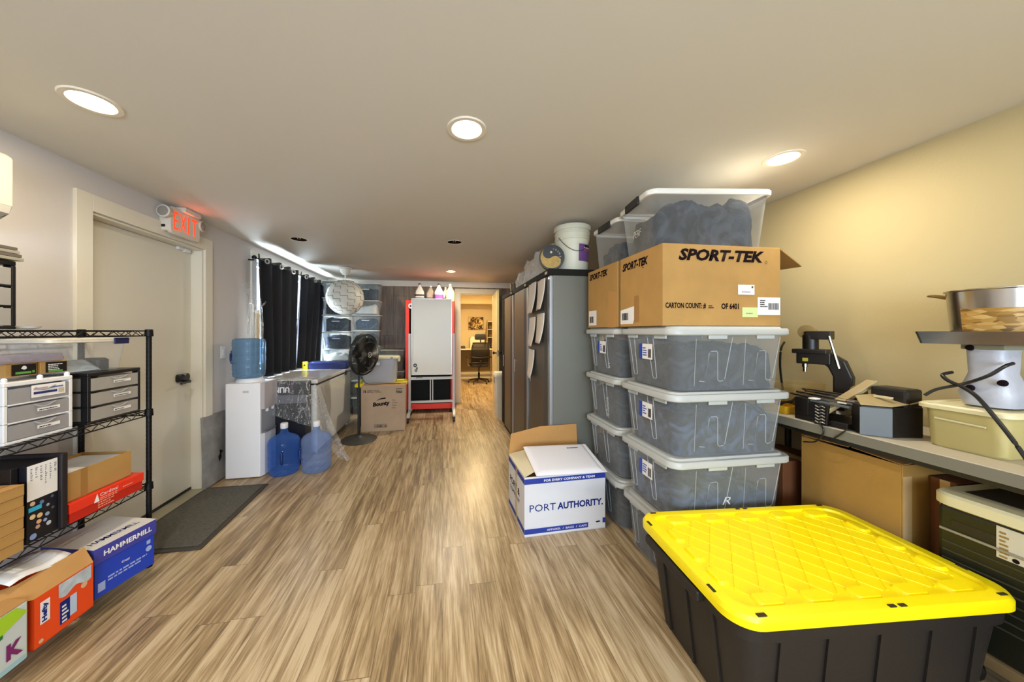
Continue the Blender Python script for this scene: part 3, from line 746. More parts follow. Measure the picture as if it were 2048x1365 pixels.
for k in range(4): OB('sheet_stack', box(nb(), -.22+.003*k, -.004*k, .0, .312-.003*k, .002+k*.014, .014+k*.014), M('stripe%d' % (k % 2), ['#8f8a79', '#5a5248'][k % 2], .7), t, bevel=.001)
t = tag(OB('white_dish', lathe(nb(), [(.03, 0), (.05, .004), (.055, .012), (.052, .012), (.045, .006), (.002, .005)], n=28), WHITE, None, smooth=True), 'small white shallow dish lying on the top wire shelf', 'dish', loc=(-1.755, 1.655, 1.3805))
# product boxes on the white drawers
for k, (y, lab) in enumerate(((1.590, 'small kraft box with black and green label, left of its pair on white drawers'), (1.706, 'small kraft box with black and green label, right of its pair beside black tower'))):
    t = thing('product_box', lab, 'box', (-1.735, y, 1.1855), 0, group=None)
    OB('carton', box(nb(), -.13, 0, 0, .103, 0, .052), KRAFT, t, bevel=.001)
    patch(bm := nb(), (0, .018, .003), '+x', .082, .046); OB('black_label', bm, BLACK, t)
    GR = M('label_green', '#5da045', .6)
    if k == 0:
        patch(bm := nb(), (.0008, .030, .009), '+x', .052, .009); patch(bm, (.0008, .086, .011), '+x', .008, .009); OB('green_print', bm, GR, t)
        lathe(bm := nb(), [(.008, .0016), (.008, .0019)], axis='x', c=(.0008, .058, .034), n=16); patch(bm, (.0008, .049, .03), '+x', .018, .004); OB('white_emblem', bm, PAPER, t)
    else:
        printed(t, (.0008, .026, .014), '+x', .066, .030, 4, PAPER, seed=5); patch(bm := nb(), (.0008, .028, .005), '+x', .055, .007); OB('green_print', bm, GR, t)
SL = clear('lilac_sleeve_plastic', '#a99eae', haze=.4, rough=.25)
t = tag(OB('plastic_sleeves', loft(nb(), [(.16, .235, .01, 0), (.17, .245, .01, .01), (.165, .235, .015, .034)]), SL, None, smooth=True), 'stack of clear lilac plastic sleeves lying on the small kraft boxes', 'plastic sleeves', loc=(-1.805, 1.665, 1.240))
# clear bin over the black tower
t = thing('clear_bin', 'clear lidded bin with one blue latch holding a bagged bundle, above drawer towers', 'storage bin', (-1.83, 1.930, 1.1705), 0)
loft(bm := nb(), [(.17, .31, .03, .0), (.19, .36, .03, .15)], cap1=False); OB('bin_body', bm, CRYSTAL, t, smooth=True)
bm = nb(); loft(bm, [(.20, .375, .03, .146), (.21, .39, .03, .149), (.21, .39, .03, .163), (.17, .35, .03, .168)]); OB('lid', bm, M('cream_lid', '#e5dfcf', .4), t, smooth=True)
OB('latch', box(nb(), .104, .112, .085, .165, .135, .168), M('latch_blue', '#131a4a', .4), t, bevel=.003)
bm = nb(); lump(bm, .14, .24, .055, .004, .012, 18, 12, 5); b = OB('bagged_bundle', bm, M('grey_bag', '#b3bec9', .35, var=.15, vs=25, bump=.6, bs=30), None, smooth=60); tag(b, 'grey-blue bagged bundle lying inside the blue-latched clear bin', 'bundle', loc=(-1.83, 1.895, 1.1715))
bm = nb(); loft(bm, [(.09, .06, .01, 0), (.09, .065, .015, .05), (.07, .05, .015, .06)]); b = OB('dark_pouch', bm, M('pouch', '#3b3d45', .5), None, smooth=True); tag(b, 'dark grey pouch at the right end inside the blue-latched clear bin', 'pouch', loc=(-1.83, 2.036, 1.1715))
# ---- third shelf
for k in range(6):
    b = thing('mailer_box', ['lowest', 'second from bottom', 'third from bottom', 'fourth from bottom', 'second from top', 'topmost'][k]+' flat kraft mailer box in the stack on the third wire shelf', 'box', (-1.675+.002*(k % 2), 1.30, .4885+k*.0445), group='kraft mailer boxes stacked on the third wire shelf')
    OB('carton', box(nb(), -.30, 0, 0, .292, 0, .041), KRAFT, b, bevel=.002); OB('lid_flap', box(nb(), -.298, .0015, .002, .29, .0412, .0432), KRAFT_IN, b)
t = tag(OB('black_folder_box', box(nb(), -.20, 0, 0, .055, 0, .325), BLACK, None, bevel=.003), 'tall black box standing between the kraft boxes and the spotted box', 'box', loc=(-1.725, 1.598+.0, .4885))
t.location.y = 1.597; t.scale = (1, .42, 1)
t = thing('spotted_game_box', 'black box with white label and coloured dots, third wire shelf', 'box', (-1.70, 1.625, .4885))
OB('carton', box(nb(), -.22, 0, 0, .108, 0, .322), M('navy_black', '#12121c', .45), t, bevel=.002)
patch(bm := nb(), (0, .0, .175), '+x', .108, .147); OB('white_label', bm, PAPER, t)
rn = random.Random(4); bm = nb()
for i in range(6):
    for j in range(rn.randint(5, 9)): patch(bm, (.0012, .010+.017*i, .305-.009*j-rn.uniform(0, .004)), '+x', rn.uniform(.003, .008), .004)
OB('label_print', bm, M('pale_grey_ink', '#8b8a94', .6), t)
for (y, z, r, c) in ((.018, .16, .009, '#d8b49c'), (.05, .153, .008, '#5e7da6'), (.072, .13, .006, '#8fa3ba'), (.018, .105, .010, '#e0cf9a'), (.043, .100, .010, '#e3bd84'), (.040, .075, .009, '#dcab80'), (.070, .092, .008, '#8ea8c4'), (.062, .070, .007, '#93a0d0'), (.036, .055, .008, '#c6a28a'), (.075, .050, .009, '#b9c6d2'), (.020, .022, .012, '#86a0d8'), (.088, .16, .006, '#44587c'), (.09, .11, .006, '#59515a')):
    lathe(bm := nb(), [(r, .0012), (r, .0018)], axis='x', c=(0, y, z), n=16); OB('dot', bm, M('dot_'+c, c, .5), t)
patch(bm := nb(), (.001, .004, .128), '+x', .045, .018); OB('blue_title', bm, M('title_blue', '#2fb4e6', .5), t)
t = tag(OB('black_slab', box(nb(), -.24, 0, 0, .024, 0, .335), M('soft_black', '#1c1418', .6), None, bevel=.004), 'tall thin black board standing right of the spotted box', 'board', loc=(-1.685, 1.737, .4885))
t = thing('red_game_box', 'flat bright red box with white print under the open cardboard box', 'box', (-1.69, 1.768, .4885), math.radians(-3))
REDB = M('red_card', '#e8341a', .5); REDD = M('dark_red_card', '#c2220f', .5)
OB('tray', box(nb(), -.25, 0, .004, .348, 0, .05), REDD, t, bevel=.001); OB('lid', box(nb(), -.254, .005, 0, .352, .046, .090), REDB, t, bevel=.001)
text('Cardinal', t, (.005, .125, .066), '+x', .016, .085, PAPER, name='brand_lettering')
prism(bm := nb(), [(.006, .098, .045), (.006, .122, .045), (.006, .112, .085)], (.0006, 0, 0)); OB('white_emblem', bm, PAPER, t)
printed(t, (.005, .125, .046), '+x', .13, .018, 2, M('pink_ink', '#f09a80', .6), seed=8, lift=.0012); printed(t, (0, .12, .01), '+x', .10, .034, 3, M('pink_ink'), seed=9, lift=.0012)
printed(t, (.005, .235, .060), '+x', .06, .01, 1, M('pink_ink'), seed=19, lift=.0012)
t = thing('open_cardboard_box', 'open low cardboard box of white sheets on top of red box', 'box', (-1.71, 1.772, .580), math.radians(-2))
bm = nb(); 
for a in ((-.24, 0, 0, .004, 0, .135), (-.24, 0, .306, .310, 0, .135), (-.24, -.236, .004, .306, 0, .135), (-.004, 0, .004, .306, 0, .135), (-.24, 0, 0, .310, 0, .004)): box(bm, *a)
OB('carton', bm, KRAFT, t)
bm = nb(); prism(bm, [(-.0, .065, 0), (.0, .095, 0), (.0, .095, .135), (.0, .065, .135)], (.0006, 0, 0)); OB('tape', bm, M('tan_tape', '#a27640', .35), t); 
bm = nb(); box(bm, -.232, -.008, .012, .298, .006, .118)
for v in bm.verts:
    if v.co.z > .1: v.co.z += .012*math.sin(v.co.y*9)
b = OB('paper_sheets', bm, PAPER, None, bevel=.002); tag(b, 'stack of white sheets inside the open cardboard box on the third shelf', 'paper', loc=(-1.71, 1.772, .580), rz=math.radians(-2))
# ---- bottom shelf
BLUEC = M('box_blue', '#1b3fb8', .5); BLUEL = M('lid_blue_violet', '#3d3f9c', .5)
t = thing('copy_paper_box', 'blue and white copy paper box on the bottom wire shelf', 'box', (-1.632, 1.815, .0965), math.radians(-14))
OB('carton', box(nb(), -.28, 0, 0, .252, 0, .215), BLUEC, t, bevel=.001)
OB('lid', box(nb(), -.286, .006, -.006, .258, .165, .24), BLUEL, t, bevel=.001)
box(bm := nb(), -.286, .006, -.006, .258, .2402, .2412); OB('lid_top', bm, M('box_white', '#d8d5cf', .6), t)
text('HAMMERMILL', t, (.006, .03, .190), '+x', .026, .205, PAPER, bold=.03, name='brand_lettering')
text('HAMMERMILL', t, (-.045, .02, .2412), 'z+y', .030, .20, NAVY, bold=.01, name='top_lettering')
text('Copy', t, (0, .105, .10), '+x', .014, .035, PAPER, bold=.02, name='small_lettering')
printed(t, (0, .05, .055), '+x', .17, .03, 2, M('pale_blue_ink', '#9fb0e0', .6), seed=2, lift=.001)
lathe(bm := nb(), [(.014, .001), (.014, .0015)], axis='x', c=(0, .225, .10), n=20); OB('round_mark', bm, M('pale_blue_ink'), t); patch(bm := nb(), (0, .215, .125), '+x', .018, .02); OB('small_mark', bm, M('pale_blue_ink'), t); patch(bm := nb(), (0, .012, .025), '+x', .028, .042); OB('square_mark', bm, M('pale_blue_ink'), t)
ORG = M('orange_card', '#ea4a12', .5)
t = thing('food_bag_box', 'open orange storage bag box with tan flaps on bottom wire shelf', 'box', (-1.612, 1.565, .0965), math.radians(-2))
bm = nb()
for a in ((-.24, 0, 0, .003, 0, .205), (-.24, 0, .212, .215, 0, .205), (-.24, -.237, .003, .212, 0, .205), (-.003, 0, .003, .212, 0, .205), (-.24, 0, 0, .215, 0, .003)): box(bm, *a)
OB('carton', bm, ORG, t)
prism(bm := nb(), [(0, 0, .205), (0, .215, .205), (-.055, .235, .262), (-.075, .01, .258)], (-.003, 0, .002)); OB('flap', bm, KRAFT_IN, t)
prism(bm := nb(), [(0, .0, .205), (-.075, .01, .258), (-.11, -.06, .27), (-.05, -.075, .225)], (-.003, 0, .002)); OB('flap', bm, KRAFT_IN, t)
patch(bm := nb(), (0, .018, .085), '+x', .032, .09); OB('white_name_panel', bm, PAPER, t)
text('Hefty', t, (.0012, .044, .092), '+x', .022, .075, NAVY, bold=.05, turn=PI/2, name='brand_lettering')
patch(bm := nb(), (0, .085, .025), '+x', .036, .095); OB('violet_panel', bm, NAVY, t); patch(bm := nb(), (0, .121, .035), '+x', .026, .085); OB('pale_panel', bm, M('pale_blue_card', '#b9cbe6', .5), t)
printed(t, (.0012, .09, .03), '+x', .026, .08, 5, PAPER, seed=14)
bm = nb(); grid(bm, lambda u, v: Vector((.0012, .08+.125*u, .145+.055*v-.01*math.sin(u*9)*(1-v))), 10, 2); OB('pictured_bags', bm, M('pictured_bag', '#b8c4cf', .4, var=.2, vs=30), t)
for y, z, r in ((.175, .13, .013), (.02, -.06+.08, .008)): lathe(bm := nb(), [(r, .0016), (r, .002)], axis='x', c=(0, y, z), n=16); OB('seal', bm, M('seal_tan', '#e0b48c', .5), t)
bm = nb(); grid(bm, lambda u, v: Vector((-.06-.20*u, -.02+.215*v, .255+.05*math.sin(u*2.2+.5)-.02*v+.008*math.sin(v*7))), 8, 8); b = OB('white_liner_sheet', bm, PAPER, None, smooth=True, solid=.002); tag(b, 'curled white sheet lying on top of the open orange box', 'paper sheet', loc=(-1.612, 1.565, .0965))
t = thing('laundry_pack_box', 'white and lime green box with a purple letter at lower left edge', 'box', (-1.60, 1.300, .0965), math.radians(1))
OB('carton', box(nb(), -.25, 0, 0, .238, 0, .225), M('pale_white_card', '#c9d4d6', .5), t, bevel=.006)
prism(bm := nb(), [(.001, 0, .12), (.001, .16, .155), (.001, .235, .185), (.001, .20, .223), (.001, 0, .223)], (.0006, 0, 0)); OB('lime_panel', bm, M('lime', '#a8d32c', .5), t)
prism(bm := nb(), [(.001, 0, .105), (.001, .16, .143), (.001, .16, .158), (.001, 0, .122)], (.0009, 0, 0)); OB('green_band', bm, M('dark_green', '#1f7a3a', .5), t)
text('K', t, (.001, .17, .045), '+x', .06, .05, M('magenta', '#7a1e6a', .5), bold=.05, name='letter')
patch(bm := nb(), (.0, 0, .004), '+x', .23, .02); OB('aqua_band', bm, M('aqua', '#9fc9d6', .5), t)
OB('tan_flap', prism(nb(), [(.0, 0, .226), (.0, .235, .226), (-.13, .235, .245), (-.13, 0, .245)], (0, 0, .003)), KRAFT_IN, t)
# ================================================================ WATER DISPENSER CORNER
t = thing('water_dispenser', 'white floor-standing water dispenser beside the grey tile panel', 'water dispenser', (-1.845, 3.51, 0), math.radians(2))
WD = M('dispenser_white', '#ededf2', .35)
bm = nb(); box(bm, -.145, .145, -.155, .155, .008, .888); OB('cabinet', bm, WD, t, bevel=.008)
prism(bm := nb(), [(.145, -.155, .008), (.165, -.11, .008), (.17, 0, .008), (.165, .11, .008), (.145, .155, .008)], (0, 0, .40)); OB('lower_front', bm, WD, t, bevel=.004)
prism(bm := nb(), [(.145, -.155, .635), (.172, -.13, .635), (.178, 0, .635), (.172, .13, .635), (.145, .155, .635)], (0, 0, .255)); OB('upper_front', bm, M('dispenser_grey', '#b9b3b8', .3), t, bevel=.006)
for y in (-.055, .055): lathe(bm := nb(), [(.010, .60), (.014, .605), (.014, .637)], c=(.160, y, 0), n=12); OB('tap', bm, WHITE, t, smooth=True)
OB('recess_panel', box(nb(), .145, .148, -.14, .14, .41, .635), M('recess_grey', '#a9adb8', .4), t)
prism(bm := nb(), [(.145, -.13, .409), (.178, -.10, .409), (.185, 0, .409), (.178, .10, .409), (.145, .13, .409)], (0, 0, .014)); OB('drip_tray', bm, M('tray_grey', '#77777b', .4), t, bevel=.003)
lathe(bm := nb(), [(.115, .888), (.115, .902), (.10, .925), (.09, .925), (.08, .905)], n=36, cap=False, c=(-.01, 0, 0)); OB('bottle_collar', bm, WHITE, t, smooth=True)
OB('badge', box(nb(), .0, .05, -.1562, -.1555, .80, .82), M('badge_grey', '#c2c2c6', .4), t)
def big_bottle(name, label, loc, mat, inverted=False, handle=0.0, capcol=WHITE):
    t = thing(name, label, 'water bottle', loc)
    pr = [(.09, 0), (.118, .004), (.128, .02), (.133, .05), (.129, .062), (.134, .075), (.134, .115), (.129, .125), (.134, .137), (.134, .18), (.129, .19), (.134, .20), (.136, .27), (.137, .295), (.130, .322), (.112, .345), (.082, .362), (.052, .375), (.036, .388), (.031, .405), (.030, .44)]
    H = .44
    if inverted: pr = [(.028, .0), (.06, .012), (.105, .022), (.128, .04), (.133, .07), (.129, .085), (.134, .10), (.134, .15), (.129, .162), (.134, .175), (.134, .225), (.129, .237), (.134, .25), (.134, .30), (.129, .312), (.134, .325), (.134, .365), (.128, .392), (.11, .40)][::-1]
    bm = nb(); lathe(bm, pr, n=40, cap=False)
    b0 = pr[0]; lathe(bm, [(b0[0], b0[1]), (.02, b0[1]+(.012 if not inverted else -.012))], n=40, cap=False)
    OB('bottle_body', bm, mat, t, smooth=True)
    z0, z1 = (.12, .24) if not inverted else (.16, .28)
    a = handle; c, s = math.cos(a), math.sin(a)
    bm = nb(); tube(bm, curve_pts([(c*.122, s*.122, z0), (c*.142, s*.142, z0+.02), (c*.142, s*.142, z1-.02), (c*.122, s*.122, z1)], 5), .011, 10); OB('handle', bm, M('deep_blue_plastic', '#1d2f66', .2), t, smooth=True)
    if not inverted:
        lathe(bm := nb(), [(.031, .43), (.033, .435), (.033, .475), (.029, .481), (.005, .482)], n=24); OB('cap', bm, capcol, t, smooth=True)
    return t
big_bottle('water_bottle', 'blue water bottle upside down on top of the white dispenser', (-1.862, 3.50, .905), clear('dispenser_bottle_plastic', '#8fb0cc', haze=.26, rough=.06, tint='#b3cfe6', edge=.3), True, handle=math.radians(-165))
big_bottle('water_bottle', 'deep blue empty water bottle on the floor beside the dispenser', (-1.530, 3.46, .001), BLUEWATER, handle=math.radians(-75))
big_bottle('water_bottle', 'pale blue empty water bottle on the floor, right of the deep blue one', (-1.244, 3.485, .001), PALEBLUE, handle=math.radians(-160))
# tall plastic-wrapped rolls
t = thing('wrapped_rolls', 'tall clear plastic bag of rolls standing on the floor behind dispenser', 'wrapped rolls', (-1.945, 3.765, 0))
for x, y, r, h, c in ((-.02, -.01, .013, 1.66, '#ddd5c8'), (.028, .0, .014, 1.56, '#bfa06a'), (.005, .03, .018, 1.60, '#cfc8ba')):
    lathe(bm := nb(), [(r, .0), (r, h), (r*.6, h+.001), (r*.6, h-.05)], c=(x, y, 0), n=18); OB('roll', bm, M('roll_'+c, c, .5), t, smooth=True)
def bagf(u, v):
    a = 2*PI*u; r = .066+.01*noise.noise(Vector((math.cos(a)*2, math.sin(a)*2, v*9))); z = 1.72*v
    if v > .9: r *= 1-(v-.9)*3
    return Vector((r*math.cos(a), r*math.sin(a), z))
bm = nb(); grid(bm, bagf, 24, 30); OB('plastic_bag', bm, WRAP, t, smooth=True)
bm = nb(); grid(bm, lambda u, v: Vector((-.02-.04*v+(u-.5)*(.05+.06*v), -.03+.03*math.sin(u*5+v*3), 1.62+.26*v-.03*abs(u-.5))), 8, 8); OB('loose_top', bm, WRAP, t, smooth=True)
bm = nb(); grid(bm, lambda u, v: Vector((.05+.06*v, -.03+.03*math.sin(u*6), 1.60+.09*v+.02*u-.05*u*v)), 6, 6); OB('loose_top', bm, WRAP, t, smooth=True)
# black boxed appliance wrapped in plastic
t = thing('black_carton', 'large black carton with upside-down white lettering behind the blue bottles', 'box', (-1.69, 3.72, 0))
OB('carton', box(nb(), -.11, .28, -.065, .075, 0, .845), M('carton_black', '#17151d', .4), t, bevel=.003)
OB('upper_band', box(nb(), -.1102, .17, -.0662, -.065, .72, .843), M('band_purple', '#1d0f24', .4), t)
OB('grey_band', box(nb(), -.1102, .2802, -.0658, -.065, .63, .715), M('band_grey', '#5c5c66', .4), t)
text('ULINE', t, (.125, -.0675, .800), '-y', .058, .18, PAPER, bold=.03, turn=PI, name='lettering')
def wrapf(u, v):
    w = noise.noise(Vector((u*5, v*6, 1.3)))*.030+abs(noise.noise(Vector((u*14, v*16, 3.3))))*.022
    x = -.09+.43*u
    if v < .3: return Vector((x, .07-.16*v/.3, .875+w*.8))
    q = (v-.3)/.7; return Vector((x+.10*q*q*u, -.10-.04*q+w, .865-.50*q*(.6+.4*u)))
bm = nb(); grid(bm, wrapf, 60, 60); b = OB('plastic_sheet', bm, WRAP, None, smooth=True); tag(b, 'crumpled clear plastic sheet draped over the black carton', 'plastic sheet', loc=(-1.69, 3.72, 0))
def trail(u, v):
    w = noise.noise(Vector((u*5, v*7, 4.1)))*.03+abs(noise.noise(Vector((u*11, v*22, 5.1))))*.03; z = .80*(1-v)**1.15+.004; x = .02+.30*v**1.5+(u-.5)*(.10+.05*math.sin(v*3)); y = w+.03*math.sin(u*6)
    return Vector((x, y, max(z+w*.3, .004)))
bm = nb(); grid(bm, trail, 18, 70); b = OB('plastic_trail', bm, clear('plastic_trail', '#e8eaea', haze=.12, rough=.06, bump=1, bs=25, glints=.5), None, smooth=True); tag(b, 'long twisted strip of clear plastic trailing to the floor by the fan base', 'plastic sheet', loc=(-1.345, 3.69, 0))
# ================================================================ CHEST FREEZER
t = thing('chest_freezer', 'long white chest freezer under the black curtains', 'freezer', (-1.685, 4.50, 0), 0)
FZ = M('freezer_white', '#dfdcd5', .3, coat=.3)
OB('cabinet', box(nb(), -.315, .315, -.655, .675, .045, .786), FZ, t, bevel=.02)
OB('lid', box(nb(), -.320, .325, -.66, .68, .799, .845), FZ, t, bevel=.012)
OB('gasket', box(nb(), -.31, .3175, -.655, .675, .785, .800), BLACK, t)
OB('lock', box(nb(), .325, .335, .36, .41, .76, .825), BLACK, t, bevel=.003)
for x in (-.27, .28):
    for y in (-.58, .60): lathe(bm := nb(), [(.022, -.012), (.024, 0), (.022, .012)], axis='x', c=(x, y, .0235), n=14); box(bm, x-.014, x+.014, y-.02, y+.02, .035, .05); OB('caster', bm, WHITE, t, smooth=True)
t = thing('blue_case', 'dark blue plastic case lying on the far end of the freezer lid', 'case', (-1.60, 4.97, .846))
loft(bm := nb(), [(.50, .17, .03, 0), (.52, .18, .03, .02), (.52, .18, .03, .085), (.47, .14, .03, .105)]); OB('case_body', bm, M('case_navy', '#101f58', .4), t, smooth=True)
OB('case_rim', box(nb(), -.262, .262, -.092, .092, .045, .055), M('case_navy'), t, bevel=.003)
t = thing('yellow_clamp_lamp', 'yellow plastic bracket standing on the freezer lid left of blue case', 'bracket', (-1.895, 4.90, .846))
YEL = M('bright_yellow', '#f2dc10', .4)
loft(bm := nb(), [(.075, .05, .012, 0), (.075, .05, .012, .09), (.06, .04, .012, .11)]); OB('body', bm, YEL, t, smooth=True); lathe(bm := nb(), [(.012, -.026), (.012, -.0255)], axis='y', c=(0, 0, .06), n=14); OB('hole', bm, BLACK, t)
# ================================================================ CURTAINS
CUR = M('black_curtain', '#0c0d16', .85, bump=.1, bs=300)
t = thing('curtain_rod', 'dark metal curtain rod with ball ends along the left wall windows', 'curtain rod', (XL, 0, 2.165))
bm = nb(); tube(bm, [(.075, 3.85, 0), (.075, 5.98, 0)], .009, 12); OB('rod', bm, BLACKM, t, smooth=True)
for y in (3.84, 5.995): lathe(bm := nb(), [(.004, -.024), (.018, -.018), (.025, 0), (.018, .018), (.004, .024)], axis='y', c=(.075, y, 0), n=16); OB('finial', bm, BLACKM, t, smooth=True)
for y in (3.87, 4.90, 5.95): tube(bm := nb(), [(.0, y, -.02), (.05, y, -.02), (.075, y, -.008)], .007, 8); OB('bracket', bm, BLACKM, t, smooth=True)
def curtain(y0, y1, yb0, yb1, nf, label, ng):
    t = thing('curtain', label, 'curtain', (XL+.075, 0, 0))
    def f(u, v):
        a = u*nf*2*PI; z = 2.205-1.345*v; y = (y0+(y1-y0)*u)*(1-v)+(yb0+(yb1-yb0)*u)*v
        amp = .024+.008*v*math.sin(u*7); return Vector((amp*math.cos(a)+.01*math.sin(u*23+v*3)*v, y+.006*math.sin(a*2), z+.012*math.cos(a*1)*(1-v)))
    bm = nb(); grid(bm, f, nf*14, 20); OB('fabric', bm, CUR, t, smooth=60, solid=.003)
    for k in range(ng):
        u = (k+.5)/ng; y = y0+(y1-y0)*u
        ang = .9 if k % 2 else -.9
        bm = nb(); R4 = Matrix.Translation((.030, y, 2.165)) @ Matrix.Rotation(-.45, 4, 'Z')
        lathe(bm, [(.017, -.003), (.030, -.004), (.031, .003), (.017, .004)], axis='x', n=22, cap=False, M4=R4); OB('grommet', bm, M('grommet_silver', '#d5d8dc', .25, metal=.6), t, smooth=True)
    return t
curtain(3.87, 4.865, 3.96, 4.76, 4, 'black grommet curtain panel nearer the water dispenser', 3)
curtain(4.945, 5.94, 4.785, 5.64, 4, 'black grommet curtain panel nearer the stacked clear bins', 3)
# ================================================================ GLOBE LAMP
t = thing('globe_pendant_lamp', 'white globe pendant lamp made of jigsaw panels hanging from ceiling', 'pendant lamp', (-1.44, 5.16, 1.885))
GL = M('globe_white', '#d9d6ca', .45)
lathe(bm := nb(), [(.06, .445), (.098, .438), (.098, .425), (.072, .415), (.070, .38), (.045, .335), (.012, .322), (.009, .27)], n=32); OB('canopy', bm, GL, t, smooth=True)
bm = nb(); bmesh.ops.create_uvsphere(bm, u_segments=48, v_segments=32, radius=.262); OB('globe', bm, GL, t, smooth=60)
R = .2635
def sp(lo, la): return (R*math.cos(la)*math.cos(lo), R*math.cos(la)*math.sin(lo), R*math.sin(la))
rn = random.Random(11); bm = nb()
NL, NB = 16, 9
def seg(lo0, la0, lo1, la1):
    k = 4; tube(bm, [sp(lo0+(lo1-lo0)*i/k, la0+(la1-la0)*i/k) for i in range(k+1)], .0024, 4)
for i in range(NL):
    lo0, lo1 = 2*PI*i/NL, 2*PI*(i+1)/NL
    for j in range(-4, 5):
        la = j*.36+(.18 if i % 2 else 0)
        if abs(la) > 1.25: continue
        if (i+j) % 2 == 0 or i % 2: seg(lo0, la, lo1, la)
        if la+.18 < 1.3: seg(lo0, la, lo0, la+.18)
    if i % 5 == 0: seg(lo0, -1.2, lo0, 1.2)
OB('panel_seams', bm, M('seam_brown', '#4d463a', .7), t)
# ================================================================ CLEAR BINS IN THE CORNER
SBIN = clear('thin_bin_plastic', '#aebfc6', haze=.18, rough=.2)
def corner_bin(label, loc, w=.44, d=.34, h=.285, cloth=CLOTHN, fill=.7, clabel=None, rz=0, seed=1, mat=None, handle=True, lidc=None):
    t = thing('clear_bin', label, 'storage bin', loc, rz, group='clear bins stacked in the far corner')
    loft(bm := nb(), [(w*.86, d*.86, .03, 0), (w*.95, d*.95, .03, h*.93)], cap1=False); OB('bin_body', bm, mat or SBIN, t, smooth=True)
    loft(bm := nb(), [(w*.96, d*.96, .03, h*.92), (w, d, .03, h*.925), (w, d, .03, h*.965), (w*.9, d*.88, .03, h*.985)]); OB('lid', bm, lidc or M('bin_lid_white', '#c9c8c2', .45), t, smooth=True)
    if handle: tube(bm := nb(), [(-.055, -d*.475, h*.60), (-.055, -d*.50, h*.60), (.055, -d*.50, h*.60), (.055, -d*.475, h*.60)], .006, 6); OB('handle', bm, WHITE, t, smooth=True)
    if clabel:
        lump(bm := nb(), w*.80, d*.80, h*fill*.9, .006, .02, 16, 12, seed); b = OB('folded_clothing', bm, cloth, None, smooth=60); tag(b, clabel, 'clothing', kind='stuff', loc=loc, rz=rz)
    return t
LX, RXX, BY = -1.742, -1.285, 5.86
orn = {}
for k in range(3): corner_bin('clear bin %s from the floor in left corner stack, hidden behind freezer' % ['lowest', 'second', 'third'][k], (LX, BY, k*.30+.001), seed=k)
zs = [.901, 1.09, 1.375, 1.66, 1.945]; hs = [.185, .28, .28, .28, .27]
names = ['shallow pale clear bin just above the blue case in the left corner stack', 'clear bin of black clothes two below the globe lamp, left corner stack', 'clear bin of blue clothes directly below the globe lamp, left corner stack', 'clear bin behind left edge of globe lamp, left corner stack', 'topmost clear bin of left corner stack behind the globe lamp']
cl = [('pale cloth inside the shallow bin above the blue case', CLOTHW), ('black clothes in the second bin above the blue case', CLOTHN), ('blue-black clothes in bin directly below the globe lamp, left stack', CLOTH2), ('navy clothes in bin at left edge of globe lamp', CLOTHN), ('pale cloth in the topmost left corner bin', CLOTHW)]
for k in range(5): corner_bin(names[k], (LX+.005*(k % 2), BY, zs[k]), h=hs[k], cloth=cl[k][1], clabel=cl[k][0], seed=k+3, fill=.85 if k else .6, handle=k in (1, 2))
for k in range(4): corner_bin('clear bin %s from the floor in right corner stack, hidden behind freezer' % ['lowest', 'second', 'third', 'fourth'][k], (RXX, BY, k*.285+.001), h=.283, seed=k)
zs = [1.142, 1.405, 1.665, 1.905]; hs = [.258, .255, .235, .285]
names = ['clear bin of grey clothes just left of the fan head, right corner stack', 'clear bin with white handle right below the globe lamp, right corner stack', 'clear bin holding white cloth right of globe lamp, right corner stack', 'topmost dark clear bin of right corner stack, touching the crown board']
cl = [('grey clothes in the bin behind top of the fan', CLOTH), ('slate clothes in bin just above the fan', CLOTH2), ('white frilly cloth in the bin right of globe lamp', CLOTHW), ('black clothes in topmost bin of right corner stack', CLOTHN)]
for k in range(4): corner_bin(names[k], (RXX+.01*(k % 2), BY, zs[k]), w=.45, h=hs[k], cloth=cl[k][1], clabel=cl[k][0], seed=k+13, fill=.75, handle=k in (1, 3))
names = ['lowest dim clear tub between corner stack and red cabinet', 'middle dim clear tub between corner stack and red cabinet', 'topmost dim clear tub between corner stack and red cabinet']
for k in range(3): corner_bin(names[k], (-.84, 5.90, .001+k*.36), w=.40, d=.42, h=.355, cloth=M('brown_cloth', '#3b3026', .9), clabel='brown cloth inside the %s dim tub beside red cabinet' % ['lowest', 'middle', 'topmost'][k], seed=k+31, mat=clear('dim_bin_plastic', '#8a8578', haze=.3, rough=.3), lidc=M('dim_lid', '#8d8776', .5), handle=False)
# ================================================================ PEDESTAL FAN
t = thing('pedestal_fan', 'black pedestal fan on round base in front of the chest freezer', 'fan', (-1.055, 4.36, 0))
FB = M('fan_black', '#12120f', .45)
lathe(bm := nb(), [(.215, .0), (.22, .006), (.20, .018), (.05, .034), (.03, .05), (.02, .06)], n=48); OB('base', bm, M('fan_base_grey', '#34332e', .5), t, smooth=True)
lathe(bm := nb(), [(.0165, .03), (.0165, .50), (.024, .505), (.024, .54), (.0115, .545), (.0115, .90)], n=16); OB('pole', bm, FB, t, smooth=True)
HM = Matrix.Translation((.075, -.02, 1.085)) @ Matrix.Rotation(math.radians(66), 4, 'Z') @ Matrix.Rotation(math.radians(4), 4, 'X')
